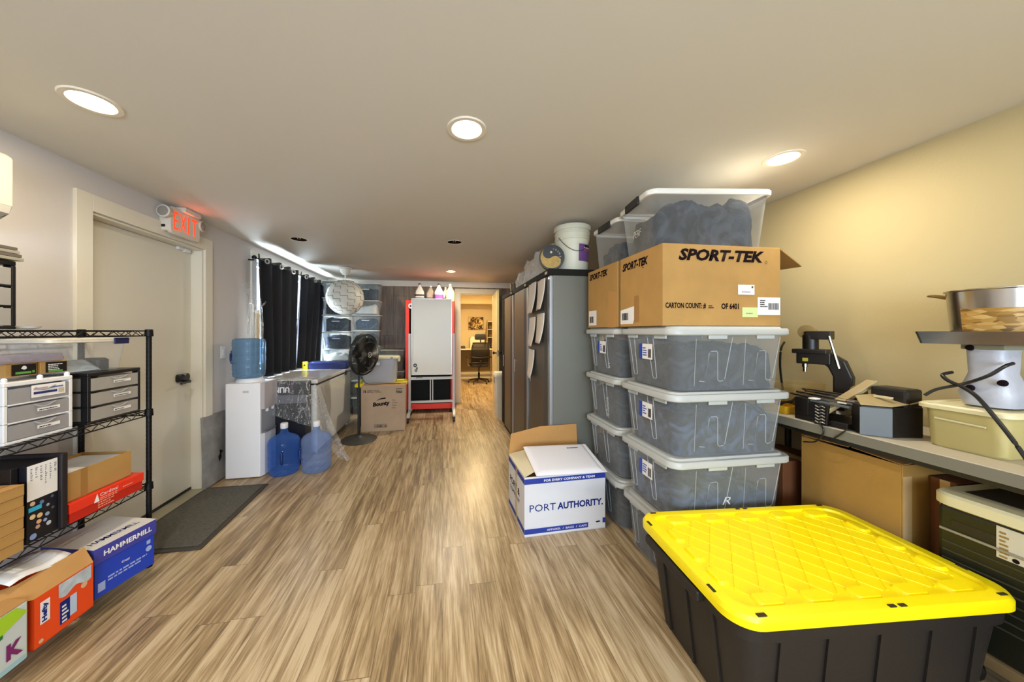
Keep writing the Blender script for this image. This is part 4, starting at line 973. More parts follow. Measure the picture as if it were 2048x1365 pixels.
# local -y is the blowing direction
bm = nb()
for r, y in ((.268, 0), (.27, .012), (.262, -.012)): tube(bm, [HM @ Vector((r*math.cos(2*PI*k/48), y, r*math.sin(2*PI*k/48))) for k in range(48)], .0045, 6, closed=True)
for k in range(110):
    a = 2*PI*k/110; c, s = math.cos(a), math.sin(a); a2 = a+.35; c2, s2 = math.cos(a2), math.sin(a2)
    tube(bm, [HM @ Vector(p) for p in ((.05*c, -.066, .05*s), (.16*(c+c2)/2*1.0, -.066, .16*(s+s2)/2), (.25*c2, -.035, .25*s2), (.268*c2, 0, .268*s2))], .0026, 4, cap=False)
for r, y in ((.16, -.067), (.215, -.055)): tube(bm, [HM @ Vector((r*math.cos(2*PI*k/48), y, r*math.sin(2*PI*k/48))) for k in range(48)], .002, 4, closed=True)
OB('front_grille', bm, FB, t, smooth=True)
bm = nb()
for k in range(100):
    a = 2*PI*k/100; c, s = math.cos(a), math.sin(a)
    tube(bm, [HM @ Vector(p) for p in ((.07*c, .085, .07*s), (.20*c, .072, .20*s), (.255*c, .04, .255*s), (.268*c, .006, .268*s))], .0017, 4, cap=False)
for r, y in ((.12, .082), (.2, .072)): tube(bm, [HM @ Vector((r*math.cos(2*PI*k/48), y, r*math.sin(2*PI*k/48))) for k in range(48)], .002, 4, closed=True)
OB('rear_grille', bm, FB, t, smooth=True)
for k in range(3):
    def bl(u, v, k=k):
        a = 2*PI*k/3+(v-.5)*(.9+.5*u)+.25*u; r = .04+.195*u; return HM @ Vector((r*math.cos(a), -.025+.05*(v-.5), r*math.sin(a)))
    bm = nb(); grid(bm, bl, 8, 8); OB('blade', bm, M('fan_blade', '#1a1917', .3), t, smooth=True, solid=.003)
lathe(bm := nb(), [(.004, -.074), (.048, -.070), (.052, -.060), (.05, -.05)], axis='y', n=28, M4=HM); OB('hub_cover', bm, FB, t, smooth=True)
bm = nb(); tube(bm, [HM @ Vector((.031*math.cos(2*PI*k/28), -.0755, .031*math.sin(2*PI*k/28))) for k in range(28)], .0035, 5, closed=True); tube(bm, [HM @ Vector((-.012, -.076, -.012)), HM @ Vector((.012, -.076, .012))], .004, 5); OB('hub_badge', bm, M('badge_silver', '#c9c6bd', .3), t, smooth=True)
lathe(bm := nb(), [(.05, .07), (.065, .09), (.06, .15), (.03, .18)], axis='y', n=24, M4=HM); OB('motor', bm, FB, t, smooth=True)
tube(bm := nb(), [HM @ Vector((0, .12, -.04)), (0, 0, .95), (0, 0, .88)], .018, 10); OB('neck', bm, FB, t, smooth=True)
b = OB('power_cord', tube(nb(), curve_pts([(0, .0, .86), (.03, .02, .78), (.07, .1, .70), (.13, .22, .665), (.28, .33, .655), (.47, .35, .645)], 6), .0035, 6), BLACK, t, smooth=True)
# ================================================================ PAPER TOWEL CARTON
KR2 = M('pale_cardboard', '#b39a80', .8, var=.06, vs=5)
t = thing('paper_towel_carton', 'tan paper towel carton with black print standing behind the fan', 'box', (-.815, 4.80, 0), math.radians(2))
W_, D_, H_ = .58, .24, .63
bm = nb()
for a in ((-W_/2, W_/2, -D_/2, -D_/2+.004, 0, H_), (-W_/2, W_/2, D_/2-.004, D_/2, 0, H_), (-W_/2, -W_/2+.004, -D_/2+.004, D_/2-.004, 0, H_), (W_/2-.004, W_/2, -D_/2+.004, D_/2-.004, 0, H_), (-W_/2, W_/2, -D_/2, D_/2, 0, .004)): box(bm, *a)
OB('carton', bm, KR2, t)
for a in ((-W_/2+.004, W_/2-.004, -D_/2+.004, -.01, H_-.02, H_-.016), (-W_/2+.004, W_/2-.004, .015, D_/2-.004, H_-.028, H_-.024)): OB('top_flap', box(nb(), *a), KRAFT_IN, t)
Y = -D_/2
text('Bounty', t, (-.135, Y, .325), '-y', .075, .225, INK, bold=.05, shear=.15, turn=.10, name='brand_lettering')
prism(bm := nb(), [(-.10, Y-.0012, .42), (-.04, Y-.0012, .455), (.03, Y-.0012, .465), (.03, Y-.0012, .448), (-.04, Y-.0012, .44)], (0, -.0005, 0)); OB('logo_swoosh', bm, INK, t)
for k, w in enumerate(('The', 'Quicker', 'Picker', 'Upper')): text(w, t, (.115, Y, .415-k*.035), '-y', .018, None, INK, name='slogan')
text('16', t, (-.26, Y, .535), '-y', .04, .035, INK, bold=.03, name='count'); text('FAMILY ROLLS', t, (-.21, Y, .555), '-y', .014, .15, INK, bold=.02, name='print'); text('BIG ROLL TOWELS', t, (-.21, Y, .535), '-y', .014, .18, INK, bold=.02, name='print')
text('75025', t, (.165, Y, .52), '-y', .034, .085, INK, bold=.04, name='number'); printed(t, (.165, Y, .575), '-y', .09, .018, 1, seed=2, lift=.0012)
bm = nb()
for x, z, w, h in ((-.12, .05, .17, .003), (-.12, .095, .17, .003), (-.12, .05, .003, .048), (.047, .05, .003, .048)): patch(bm, (x, Y, z), '-y', w, h)
OB('print_frame', bm, INK, t); barcode(t, (-.11, Y, .058), '-y', .15, .03, 16, lift=.001)
# ================================================================ TOTES BEHIND THE CARTON
def tote(name, label, loc, w, d, h, bm_, lm_, rz=0, taper=.9, ribs=True):
    t = thing(name, label, 'storage tote', loc, rz)
    loft(bm := nb(), [(w*taper*.93, d*taper*.93, .05, 0), (w*.92, d*.90, .05, h*.86), (w*.96, d*.96, .05, h*.87), (w*.96, d*.96, .05, h*.92)]); OB('tote_body', bm, bm_, t, smooth=True)
    loft(bm := nb(), [(w*.98, d*.98, .05, h*.90), (w, d, .05, h*.905), (w, d, .05, h*.955), (w*.95, d*.93, .05, h*.985), (w*.86, d*.84, .04, h*.985), (w*.84, d*.82, .04, h*.965)]); OB('lid', bm, lm_, t, smooth=True)
    return t
TB = M('tote_black', '#1f1b18', .5, bump=.1, bs=100)
TY = M('tote_lid_yellow', '#f6e003', .35)
tote('yellow_lidded_tote', 'black tote with yellow lid behind the paper towel carton', (-.905, 5.16, 0), .72, .44, .63, TB, TY)
t = tote('grey_lidded_tote', 'pale grey tote with cream lid on top of small black-yellow tote', (-.93, 5.14, .622), .54, .36, .39, M('pale_grey_plastic', '#a9a8ad', .45), M('cream_tote_lid', '#d5cfa8', .45))
OB('front_handle', box(nb(), .0-.13, .02, -.185, -.165, .265, .30), WHITE, t, bevel=.005); bm = nb(); patch(bm, (.17, -.1815, .352), '-y', .035, .025); 
OB('code_label', bm, M('label_blue_grey', '#7f87b0', .5), t)
for s in (-1, 1): OB('latch', box(nb(), s*.268-.014, s*.268+.014, -.06, .06, .30, .375), M('cream_tote_lid'), t, bevel=.004)
# ================================================================ WHITEBOARD ON WHEELS
t = thing('rolling_whiteboard', 'portrait whiteboard on a white wheeled frame before the red cabinet', 'whiteboard', (-.175, 5.27, 0), math.radians(0))
FR = M('frame_white', '#d6d2cc', .4)
WB = M('board_white', '#f0eadb', .35)
for s in (-1, 1):
    x = s*.342
    bm = nb(); box(bm, x-.018, x+.018, -.018, .018, .12, 1.34); OB('upright', bm, FR, t, bevel=.003)
    bm = nb(); prism(bm, [(x-.02, -.25, .075), (x-.02, -.25, .105), (x-.02, -.02, .155), (x-.02, .02, .155), (x-.02, .25, .105), (x-.02, .25, .075), (x-.02, 0, .11)], (.04, 0, 0)); f = OB('foot', bm, FR, t, bevel=.003)
    for y in (-.235, .235):
        lathe(bm := nb(), [(.026, -.013), (.032, -.01), (.032, .01), (.026, .013)], axis='x', c=(x, y, .0325), n=20); box(bm, x-.016, x+.016, y-.02, y+.02, .045, .078); OB('caster', bm, BLACK, f, smooth=True)
for z0, z1, nm in ((.615, .655, 'middle_rail'), (.25, .285, 'lower_rail')): OB(nm, box(nb(), -.324, .324, -.012, .012, z0, z1), FR, t, bevel=.002)
for x in (-.03, .006): OB('center_bar', box(nb(), x, x+.016, -.012, .012, .285, .615), FR, t, bevel=.002)
OB('pen_tray', box(nb(), -.27, .26, -.075, -.012, .625, .635), FR, t, bevel=.002)
OB('tray_lip', box(nb(), -.27, .26, -.078, -.074, .625, .652), FR, t)
OB('board_panel', box(nb(), -.304, .309, -.034, -.02, .70, 1.885), WB, t)
bm = nb()
for a in ((-.312, -.300, .692, 1.893), (.305, .317, .692, 1.893)): box(bm, a[0], a[1], -.04, -.016, a[2], a[3])
for a in ((.692, .704), (1.881, 1.893)): box(bm, -.300, .305, -.04, -.016, *a)
OB('board_frame', bm, M('alu_frame', '#c3c1ba', .3, metal=.6), t, bevel=.002)
b = tag(OB('board_eraser', box(nb(), -.05, .05, -.012, .012, 0, .02), BLACK, None, bevel=.003), 'black eraser lying on the tray under the whiteboard', 'eraser', loc=(-.365, 5.215, .6365))
for x, z, r, w in ((-.255, .845, .028, 'large'), (-.228, .800, .016, 'small'), (-.242, .765, .021, 'medium')):
    b = thing('round_magnet', '%s black round magnet at lower left of the whiteboard' % w, 'magnet', (-.175+x, 5.235, z))
    lathe(bm := nb(), [(r, -.008), (r, 0)], axis='y', n=24); OB('disc', bm, BLACK, b, smooth=True); lathe(bm := nb(), [(r*.45, -.0086), (r*.45, -.008)], axis='y', n=16); OB('pale_center', bm, M('magnet_grey', '#b9b9b4', .5), b)
# red cabinet
t = thing('red_cabinet', 'tall red-framed cabinet with black panels behind the whiteboard', 'cabinet', (-.215, 5.90, 0))
RC = M('cabinet_red', '#d8301a', .45)
bm = nb()
for x0, x1 in ((-.405, -.345), (.345, .405)): box(bm, x0, x1, -.30, .25, .07, 1.895)
box(bm, -.345, .345, -.30, .25, .07, .16); box(bm, -.345, .345, -.30, .25, 1.82, 1.895); box(bm, -.345, .345, .23, .25, .16, 1.82)
OB('frame', bm, RC, t, bevel=.006)
OB('dark_panel', box(nb(), -.343, .343, -.28, -.265, .165, 1.815), M('deep_black', '#07080a', .7, spec=.2), t)
for x in (-.36, .36):
    for y in (-.25, .2): lathe(bm := nb(), [(.03, 0), (.03, .07)], c=(x, y, 0), n=14); OB('foot', bm, BLACK, t, smooth=True)
lathe(bm := nb(), [(.042, -.306), (.042, -.300)], axis='y', c=(-.315, 0, 1.80), n=24); sb = OB('round_sticker', bm, PAPER, t, smooth=True)
lathe(bm := nb(), [(.022, -.308), (.022, -.306)], axis='y', c=(-.315, 0, 1.80), n=24); OB('sticker_center', bm, M('slate', '#4a5060', .5), sb)
# jugs
def jug(label, x, y, s, body, bands, capc, neck=1.0):
    t = thing('chemical_jug', label, 'jug', (x, y, 1.896), group=None)
    loft(bm := nb(), [(.145*s, .12*s, .03, 0), (.15*s, .125*s, .03, .01), (.15*s, .125*s, .03, .15*s), (.13*s, .11*s, .03, .18*s), (.045*s, .045*s, .021, .265*s), (.04*s, .04*s, .019, .285*s)]); OB('jug_body', bm, body, t, smooth=True)
    lathe(bm := nb(), [(.022*s, .283*s), (.022*s, .305*s), (.004, .306*s)], n=18); OB('cap', bm, capc, t, smooth=True)
    for z0, z1, c in bands:
        loft(bm := nb(), [(.1515*s, .1265*s, .031, z0*s), (.1515*s, .1265*s, .031, z1*s)], cap0=False, cap1=False); OB('label_band', bm, c, t, smooth=True)
    return t
JW = M('jug_white', '#bdbab0', .5); JC = clear('jug_clear', '#cfc4ad', haze=.35, rough=.15)
jug('white jug with two dark labels, leftmost on the red cabinet', -.40, 5.80, 1.02, JW, [(.02, .06, M('jl_dark', '#2b3336', .5)), (.085, .115, M('jl_dark'))], BLACK)
jug('clear half-full jug with brown label, second from left on red cabinet', -.215, 5.86, .92, JC, [(.015, .075, M('jl_brown', '#4a2216', .5))], WHITE)
jug('white jug with violet label in the middle of the jugs', -.07, 5.78, 1.02, JW, [(.01, .115, M('jl_violet', '#7a3f8c', .5))], BLACK)
jug('small white jug with dark label, half hidden behind its neighbours', .045, 5.93, .88, JW, [(.02, .085, M('jl_maroon', '#3b1f26', .5))], WHITE)
jug('cream unlabelled jug, rightmost on the red cabinet', .125, 5.76, 1.0, M('jug_cream', '#b9ab82', .4), [], WHITE)
# trash can by door
t = thing('waste_bin', 'slim white bin with cream lid beside the open office door', 'waste bin', (.90, 5.22, 0))
loft(bm := nb(), [(.13, .22, .03, 0), (.16, .26, .03, .64)]); OB('bin_body', bm, M('bin_white', '#cfc7b2', .45), t, smooth=True)
loft(bm := nb(), [(.17, .27, .03, .64), (.18, .28, .03, .65), (.18, .28, .03, .69), (.15, .25, .03, .72)]); OB('lid', bm, M('bin_lid', '#ded6bb', .4), t, smooth=True)
OB('bag_cuff', box(nb(), -.088, -.082, -.05, .06, .55, .66), M('bag_grey', '#a89f96', .5), t, bevel=.002)
# ================================================================ METAL CABINETS
CG = M('cabinet_grey', '#6f6f66', .45, metal=.2); CD = M('cabinet_door', '#56534c', .4, metal=.25); CDK = M('cabinet_dark', '#211f1d', .8, spec=.15)
CSIL = M('cabinet_silver', '#9fa3a8', .3, metal=.5)
def metal_cabinet(label, y0, top, w=.69):
    t = thing('metal_cabinet', label, 'cabinet', (.87, y0, 0), group='grey metal storage cabinets')
    OB('carcass', box(nb(), .03, .44, 0, w, .05, top-.055), CG, t, bevel=.004)
    OB('base', box(nb(), .02, .43, .01, w-.01, .0, .05), CDK, t)
    OB('top_cap', box(nb(), -.012, .45, -.006, w+.006, top-.055, top), CDK, t, bevel=.008)
    OB('corner_strip', box(nb(), .0, .03, .0, .05, .05, top-.057), CSIL, t, bevel=.006)
    a, b = .055, w-.012
    bm = nb(); prism(bm, [(.0, a, .06), (-.010, a+.06, .06), (-.010, b-.10, .06), (.006, b-.02, .06), (.03, b, .06), (.03, a, .06)], (0, 0, top-.12)); dr = OB('door', bm, CD, t, bevel=.002)
    OB('door_handle', box(nb(), -.020, -.010, b-.14, b-.12, .88, 1.04), CHROME, dr, bevel=.003)
    OB('name_badge', box(nb(), -.0135, -.012, .03, .09, top-.04, top-.018), M('badge_pale', '#a8a490', .5), t, bevel=.002)
    return t
metal_cabinet('grey metal cabinet with sheets of paper on its doors, nearest the bins', 2.60, 1.893)
metal_cabinet('grey metal cabinet, middle one of the row', 3.315, 1.893)
_fc = metal_cabinet('grey metal cabinet at far end of the row, by the office door', 4.035, 1.893)
OB('black_edge_panel', box(nb(), -.016, .0, .53, .685, .06, 1.83), CDK, _fc, bevel=.002)
# papers hanging on the first cabinet
for k, (y0, y1, z0, z1, lab) in enumerate(((2.66, 2.90, 1.56, 1.825, 'curling paper sheet, upper right of five on the near metal cabinet'), (2.93, 3.22, 1.545, 1.835, 'paper sheet, upper left of five on the near metal cabinet'),
        (2.68, 2.93, 1.27, 1.53, 'curling paper sheet, middle right of five on the near metal cabinet'), (2.95, 3.20, 1.235, 1.51, 'paper sheet, middle left of five on the near metal cabinet'), (2.99, 3.22, .93, 1.20, 'lowest paper sheet on the near metal cabinet'))):
    bm = nb(); grid(bm, lambda u, v: Vector((-.006-.045*(1-v)**2*(.4+.6*(1-u))-.006*math.sin(u*5), (y1-y0)*u, (z1-z0)*v)), 8, 10)
    t = OB('paper_sheet', bm, M('taped_paper', '#dcd4cb', .8), None, smooth=True, solid=.0006); tag(t, lab, 'paper sheet', group=None, loc=(.857, y0, z0))
    lathe(bm := nb(), [(.008, -.0085), (.006, -.004)], axis='x', c=(0, (y1-y0)*.45, (z1-z0)-.02), n=12); OB('round_magnet', bm, INK, t, smooth=True)
# things on top of the cabinets
t = thing('white_bucket', 'white lidded plastic bucket with purple label on near metal cabinet', 'bucket', (1.135, 2.775, 1.8935))
BW = M('bucket_white', '#d4d3bf', .4)
lathe(bm := nb(), [(.128, 0), (.133, .008), (.146, .27), (.152, .275), (.152, .287), (.148, .29), (.150, .325), (.154, .33), (.154, .338), (.150, .342), (.151, .36)], n=48); OB('bucket_body', bm, BW, t, smooth=True)
lathe(bm := nb(), [(.156, .355), (.160, .36), (.160, .392), (.156, .398), (.140, .398), (.135, .392), (.004, .390)], n=48, cap=False); OB('lid', bm, BW, t, smooth=True)
bm = nb(); tube(bm, [(.158*math.cos(a), .158*math.sin(a), .29-.13*math.sin((a+2.75)/2.2*PI)**1.0 if -2.75 <= a <= -.55 else .29) for a in [-2.75+2.2*k/20 for k in range(21)]], .0025, 6); OB('wire_handle', bm, M('dark_wire', '#5c5a50', .4, metal=.8), t, smooth=True)
def curved_label(parent, r, a0, a1, z0, z1, mat, name, taper=0):
    bm = nb(); grid(bm, lambda u, v: Vector(((r+taper*v)*math.cos(a0+(a1-a0)*u), (r+taper*v)*math.sin(a0+(a1-a0)*u), z0+(z1-z0)*v)), 14, 3); return OB(name, bm, mat, parent, smooth=True)
curved_label(t, .1375, -1.55, -.35, .08, .225, M('label_purple', '#6d4a86', .5), 'purple_label', .0075)
curved_label(t, .1442, -1.2, -.5, .165, .185, M('label_maroon', '#a04a6a', .5), 'red_band'); curved_label(t, .1462, -1.2, -.5, .190, .198, PAPER, 'white_band'); curved_label(t, .1475, -1.15, -.6, .202, .218, BLACK, 'black_band')
# round sign with two swirled halves
t = thing('round_sign', 'round black and gold swirl sign with letters, left of the white bucket', 'sign', (.908, 2.66, 2.0))
A4 = Matrix.Rotation(math.radians(-14), 4, 'Z')
R = .106
def disc(r, y0, y1, cx=0, cz=0, n=40):
    return lathe(nb(), [(r, y0), (r, y1)], axis='y', c=(0, 0, 0), n=n, M4=A4 @ Matrix.Translation((cx, 0, cz)))
OB('disc_body', disc(R, .0, .05), BLACK, t, smooth=True)
lathe(bm := nb(), [(R-.0005, -.001), (R+.0008, 0), (R+.0008, .004), (R-.0015, -.001)], axis='y', n=40, cap=False, M4=A4); 
bm2 = bm
OB('rim', bm2, M('gold_rim', '#9c8a4e', .4, metal=.5), t, smooth=True)
GOLD = M('swirl_gold', '#a8862e', .4, var=.2, vs=40)
def swirl():
    r = R-.013; pts = []; rot = math.radians(-38)
    for k in range(25): a = PI/2+PI*k/24; pts.append((r*math.cos(a), r*math.sin(a)))
    for k in range(1, 16): a = -PI/2+PI*k/16; pts.append((r/2*math.cos(a), -r/2+r/2*math.sin(a)))
    for k in range(1, 16): a = -PI/2-PI*k/16; pts.append((r/2*math.cos(a), r/2+r/2*math.sin(a)))
    c, s = math.cos(-rot), math.sin(-rot)
    return [A4 @ Vector((x*c-y*s, -.0012, x*s+y*c)) for x, y in pts]
prism(bm := nb(), swirl(), (A4 @ Vector((0, -.001, 0)))); OB('gold_half', bm, GOLD, t)
rot = math.radians(38)
OB('gold_dot', disc(.010, -.0025, -.001, .04*math.sin(rot)*-.2, .042, 18), M('dot_gold', '#c9b98a', .4), t)
for k, ch in enumerate('SENSEI'):
    a = math.radians(-18+k*19); px, pz = .078*math.cos(a), .078*math.sin(a)
    ax = (A4 @ Vector((math.sin(a)*-1, 0, math.cos(a)))), (A4 @ Vector((-math.cos(a), 0, -math.sin(a))))
    ax = ((-(A4 @ Vector((-math.sin(a), 0, math.cos(a))))), (A4 @ Vector((math.cos(a), 0, math.sin(a)))))
    ax = (-ax[0], -ax[1])
    text(ch, t, A4 @ Vector((px, -.001, pz)), '-y', .014, None, M('letter_pale', '#b5b0a0', .5), bold=.02, axes=ax, lift=.001, name='letter')
# bags along the cabinet tops
BAG = clear('milky_bag', '#e6e2da', haze=.45, rough=.2, bump=.8, bs=25)
for k, (x, y, w, d, h, lab) in enumerate(((1.03, 3.02, .20, .22, .30, 'tall milky plastic bag on cabinet tops just behind the round sign'), (1.02, 3.30, .24, .22, .31, 'second tall milky plastic bag on the cabinet tops, behind the first'), (1.01, 3.60, .22, .24, .28, 'third milky plastic bag on the cabinet tops, farther back'), (.97, 3.90, .18, .2, .20, 'fourth and lowest milky plastic bag toward the far cabinet'))):
    t = thing('plastic_bag', lab, 'bag', (x, y, 1.8935))
    def bf(u, v, w=w, d=d, h=h, k=k):
        a = 2*PI*u; s = 1-.45*v**2; q = noise.noise(Vector((math.cos(a)*2+k, math.sin(a)*2, v*4)))*.03
        e = 1 if v > .02 else .9
        return Vector(((w/2*s+q)*math.cos(a)*e, (d/2*s+q)*math.sin(a)*e, h*v+.01*math.sin(a*3)*v))
    bm = nb(); grid(bm, bf, 22, 14); OB('film', bm, BAG, t, smooth=True)
    lump(bm := nb(), w*.62, d*.62, h*.55, .003, .02, 14, 8, k+2); OB('white_contents', bm, M('bag_contents', '#dbd7d4', .8), t, smooth=60)
    tube(bm := nb(), [(-w*.36, -d*.2, .02), (-w*.45, -d*.1, h*.45), (-w*.2, 0, h*.55)], .008, 6); OB('fold', bm, BAG, t, smooth=True)
t = thing('small_planter', 'small dark-rimmed cup at far end of cabinet tops', 'cup', (.93, 4.27, 1.8935))
lathe(bm := nb(), [(.04, 0), (.05, .10), (.055, .10), (.055, .125), (.045, .12)], n=20); OB('cup_body', bm, M('cup_brown', '#7d6a54', .5), t, smooth=True); lathe(bm := nb(), [(.048, .12), (.004, .135)], n=16); OB('dark_fill', bm, BLACK, t)
# ================================================================ PORT AUTHORITY BOX
t = thing('apparel_box', 'white open apparel box with blue bands standing on the floor by bins', 'box', (.535, 2.118, 0), math.radians(2.5))
WC = M('white_card', '#dcdde2', .6, var=.02, vs=5); BB = M('band_blue', '#23399a', .5)
W_, D_, H_ = .585, .43, .40
bm = nb()
for a in ((0, W_, 0, .004, 0, H_), (0, W_, D_-.004, D_, 0, H_), (0, .004, .004, D_-.004, 0, H_), (W_-.004, W_, .004, D_-.004, 0, H_), (0, W_, 0, D_, 0, .004)): box(bm, *a)
OB('carton', bm, WC, t)
bm = nb()
patch(bm, (0, 0, H_-.048), '-y', W_, .036); patch(bm, (0, D_, H_-.048), '-x', D_, .036); patch(bm, (0, 0, .020), '-y', W_*.78, .034); patch(bm, (0, D_, .020), '-x', D_, .034); patch(bm, (W_-.02, 0, .04), '-y', .02, .035)
OB('blue_band', bm, BB, t)
text('FOR EVERY COMPANY & TEAM', t, (.135, 0, H_-.038), '-y', .016, .37, PAPER, bold=.03, lift=.0022, name='band_lettering')
text('PORT', t, (.035, 0, .165), '-y', .048, .185, NAVY, name='lettering'); text('AUTHORITY.', t, (.232, 0, .165), '-y', .048, .335, NAVY, bold=.035, name='lettering')
text('APPAREL  /  BAGS  /  CAPS', t, (.155, 0, .030), '-y', .013, .29, PAPER, bold=.01, lift=.0022, name='band_lettering')
text('PORT &', t, (0, .385, .215), '-x', .050, .27, INK, bold=.02, name='side_lettering'); text('COMPANY', t, (0, .385, .160), '-x', .034, .27, INK, name='side_lettering')
prism(bm := nb(), [(.51, -.0012, .055), (.54, -.0012, .058), (.55, -.0012, .05), (.52, -.0012, .045)], (0, -.0004, 0)); OB('recycle_mark', bm, INK, t)
prism(bm := nb(), [(0, .175, .0), (0, .235, .0), (0, .235, H_), (0, .175, H_)], (-.0012, 0, 0)); OB('side_tape', bm, M('clear_tape', '#c8bca0', .3), t)
OB('back_flap', prism(nb(), [(.0, D_, H_), (.27, D_, H_), (.26, D_+.016, H_+.20), (.02, D_+.012, H_+.155)], (0, .003, 0)), KRAFT_IN, t)
OB('back_flap', prism(nb(), [(.27, D_, H_), (W_, D_, H_), (W_-.005, D_+.014, H_+.205), (.26, D_+.016, H_+.20)], (0, .003, 0)), KRAFT_IN, t)
OB('left_flap', prism(nb(), [(0, .0, H_), (0, D_, H_), (.17, D_-.06, H_+.055), (.17, .06, H_+.045)], (0, 0, .003)), M('cream_card', '#e0d5b4', .6), t)
OB('right_flap', prism(nb(), [(W_, .02, H_), (W_, D_-.01, H_), (W_-.19, D_-.03, H_+.04), (W_-.15, .15, H_+.03)], (0, 0, .003)), M('cream_card'), t)
OB('inner_panel', box(nb(), .006, W_-.006, .006, D_-.006, H_-.10, H_-.096), KRAFT_IN, t)
t = thing('padded_mailer', 'white padded mailer envelope lying across the open apparel box', 'envelope', (.845, 2.262, .452), rot=(math.radians(12), math.radians(1), math.radians(1)))
bm = nb(); loft(bm, [(.46, .33, .006, -.006), (.48, .35, .006, -.001), (.48, .35, .006, .002), (.45, .32, .01, .014), (.40, .27, .03, .018)]); OB('envelope_body', bm, M('mailer_white', '#e6e4ea', .45, bump=.2, bs=18), t, smooth=True)
OB('seal_flap', box(nb(), .20, .262, -.175, .175, .001, .004), M('mailer_white'), t); printed(t, (.08, .10, .0185), '+z', .09, .018, 1, seed=2)
# ================================================================ CLEAR LIDDED TUBS
def tub(label, loc, rz=0, clothing=None, cmat=CLOTH, fill=.78, seed=1, sticker=True, d=.52, mirror=False):
    """73 x 52 x 35 cm translucent tub; origin at lower front-left corner of the lid outline"""
    t = thing('lidded_tub', label, 'storage tub', loc, rz, group='translucent lidded tubs stacked in two columns')
    w, h = .735, .345; cx, cy = w/2, d/2
    # wall position at height z
    def wall(z): k = z/.30; return (w*.86+(w*.92-w*.86)*k, d*.84+(d*.91-d*.84)*k)
    secs = []
    for z in (0, .004, .10, .20, .298):
        a, b = wall(z); 
        if z == 0: a -= .02; b -= .02
        secs.append((a, b, .055, z, cx, cy))
    bm = nb(); loft(bm, secs, cap1=False, n=6)
    def fy(z): return cy-wall(z)[1]/2-.002
    def fx(z): return cx-wall(z)[0]/2-.002
    nf = len(bm.faces)
    for x0 in (.185, .48):        # inverted-U mouldings on the long side
        tube(bm, [(x, fy(z), z) for x, z in ((x0, .055), (x0+.032, .052), (x0+.050, .20), (x0+.058, .212), (x0+.092, .214), (x0+.10, .205), (x0+.108, .06), (x0+.118, .052), (x0+.142, .055), (x0+.150, .065), (x0+.185, .288))], .0017, 5)
    for x0 in (.155, .45): tube(bm, [(x0, fy(.28), .28), (x0, fy(.03), .03)], .0012, 5)
    for y0 in (d-.085, d-.27):
        tube(bm, [(fx(z), y, z) for y, z in ((y0, .285), (y0-.028, .06), (y0-.034, .05), (y0-.058, .052), (y0-.062, .06), (y0-.052, .285))], .0017, 5)
    bm.faces.ensure_lookup_table()
    for f in bm.faces[nf:]: f.material_index = 1
    OB('tub_body', bm, TUB, t, smooth=True, mats=[TUBRIB])
    loft(bm := nb(), [(w*.93, d*.92, .06, .296, cx, cy), (w*.985, d*.98, .06, .298, cx, cy), (w, d, .065, .303, cx, cy), (w, d, .065, .326, cx, cy), (w*.985, d*.98, .06, .334, cx, cy), (w*.93, d*.90, .05, .334, cx, cy), (w*.915, d*.88, .05, .344, cx, cy)], n=6)
    OB('lid', bm, M('lid_pale_grey', '#b4b7b6', .42), t, smooth=True)
    for x0 in (.22, .51): OB('latch_tab', box(nb(), x0, x0+.11, .012, .02, .278, .304), M('tab_grey', '#b3b9ba', .4), t, bevel=.003)
    for y0 in (.07, .33): OB('latch_tab', box(nb(), .014, .022, y0, y0+.10, .278, .304), M('tab_grey', '#b3b9ba', .4), t, bevel=.003)
    if sticker:
        ax = ((0, -1, 0), (0, 0, 1)); Y1 = .335 if not mirror else .36
        bm = nb(); patch(bm, (fx(.20), Y1, .155), '-x', .125, .09, .001); st = OB('sticker', bm, PAPER, t)
        bm = nb(); patch(bm, (fx(.20), Y1, .155), '-x', .030, .09, .0018); OB('blue_stripe', bm, M('sticker_blue', '#2b4aa8', .5), st)
        printed(st, (fx(.20), Y1-.035, .175), '-x', .04, .055, 4, M('sticker_blue'), seed=seed); barcode(st, (fx(.20), Y1-.085, .165), '-x', .03, .05, 10, seed=seed)
    if clothing:
        lump(bm := nb(), w*.845, d*.80, .30*fill, .006, .020, 11, 26, seed*3.3, cx, cy, .05); b = OB('packed_clothing', bm, cmat, None, smooth=60); tag(b, clothing, 'clothing', kind='stuff', loc=loc, rz=rz)
    return t
TX, TY0 = 1.152, 1.508
tub('translucent tub on floor at the foot of front column, mostly behind yellow lid', (TX+.012, TY0, .001), clothing='dark clothes packed in the floor tub of the front column', seed=1, sticker=False)
t2 = tub('translucent tub with a scrawled white mark, second from floor in front column', (TX, TY0, .362), clothing='blue-grey clothes in the second tub of the front column', cmat=CLOTH2, fill=.55, seed=2)
tub('translucent tub third from the floor in front column, white tag at left', (TX, TY0, .708), clothing='blue-grey clothes in the third tub of the front column', cmat=CLOTH2, fill=.82, seed=3)
tub('translucent tub at top of front column, under the big printed carton', (TX, TY0, 1.054), clothing='grey clothes in the top tub of the front column', seed=4, fill=.80)
B0 = 2.05
tub('translucent tub on the floor at foot of back column, beside white apparel box', (TX+.02, B0, .001), clothing='dark clothes in the floor tub of the back column', seed=5, sticker=False, fill=.76, cmat=CLOTH)
tub('translucent tub second from the floor in the back column', (TX+.006, B0, .362), clothing='dark clothes in the second tub of the back column', seed=6, sticker=False, fill=.76)
t7 = tub('translucent tub with vertical white handwriting, third from floor in back column', (TX, B0, .708), clothing='dark clothes in the third tub of the back column', seed=7, sticker=False, fill=.76)
t8 = tub('translucent tub at top of the back column, under the smaller carton', (TX, B0, 1.054), clothing='dark clothes in the top tub of the back column', seed=8, fill=.78)
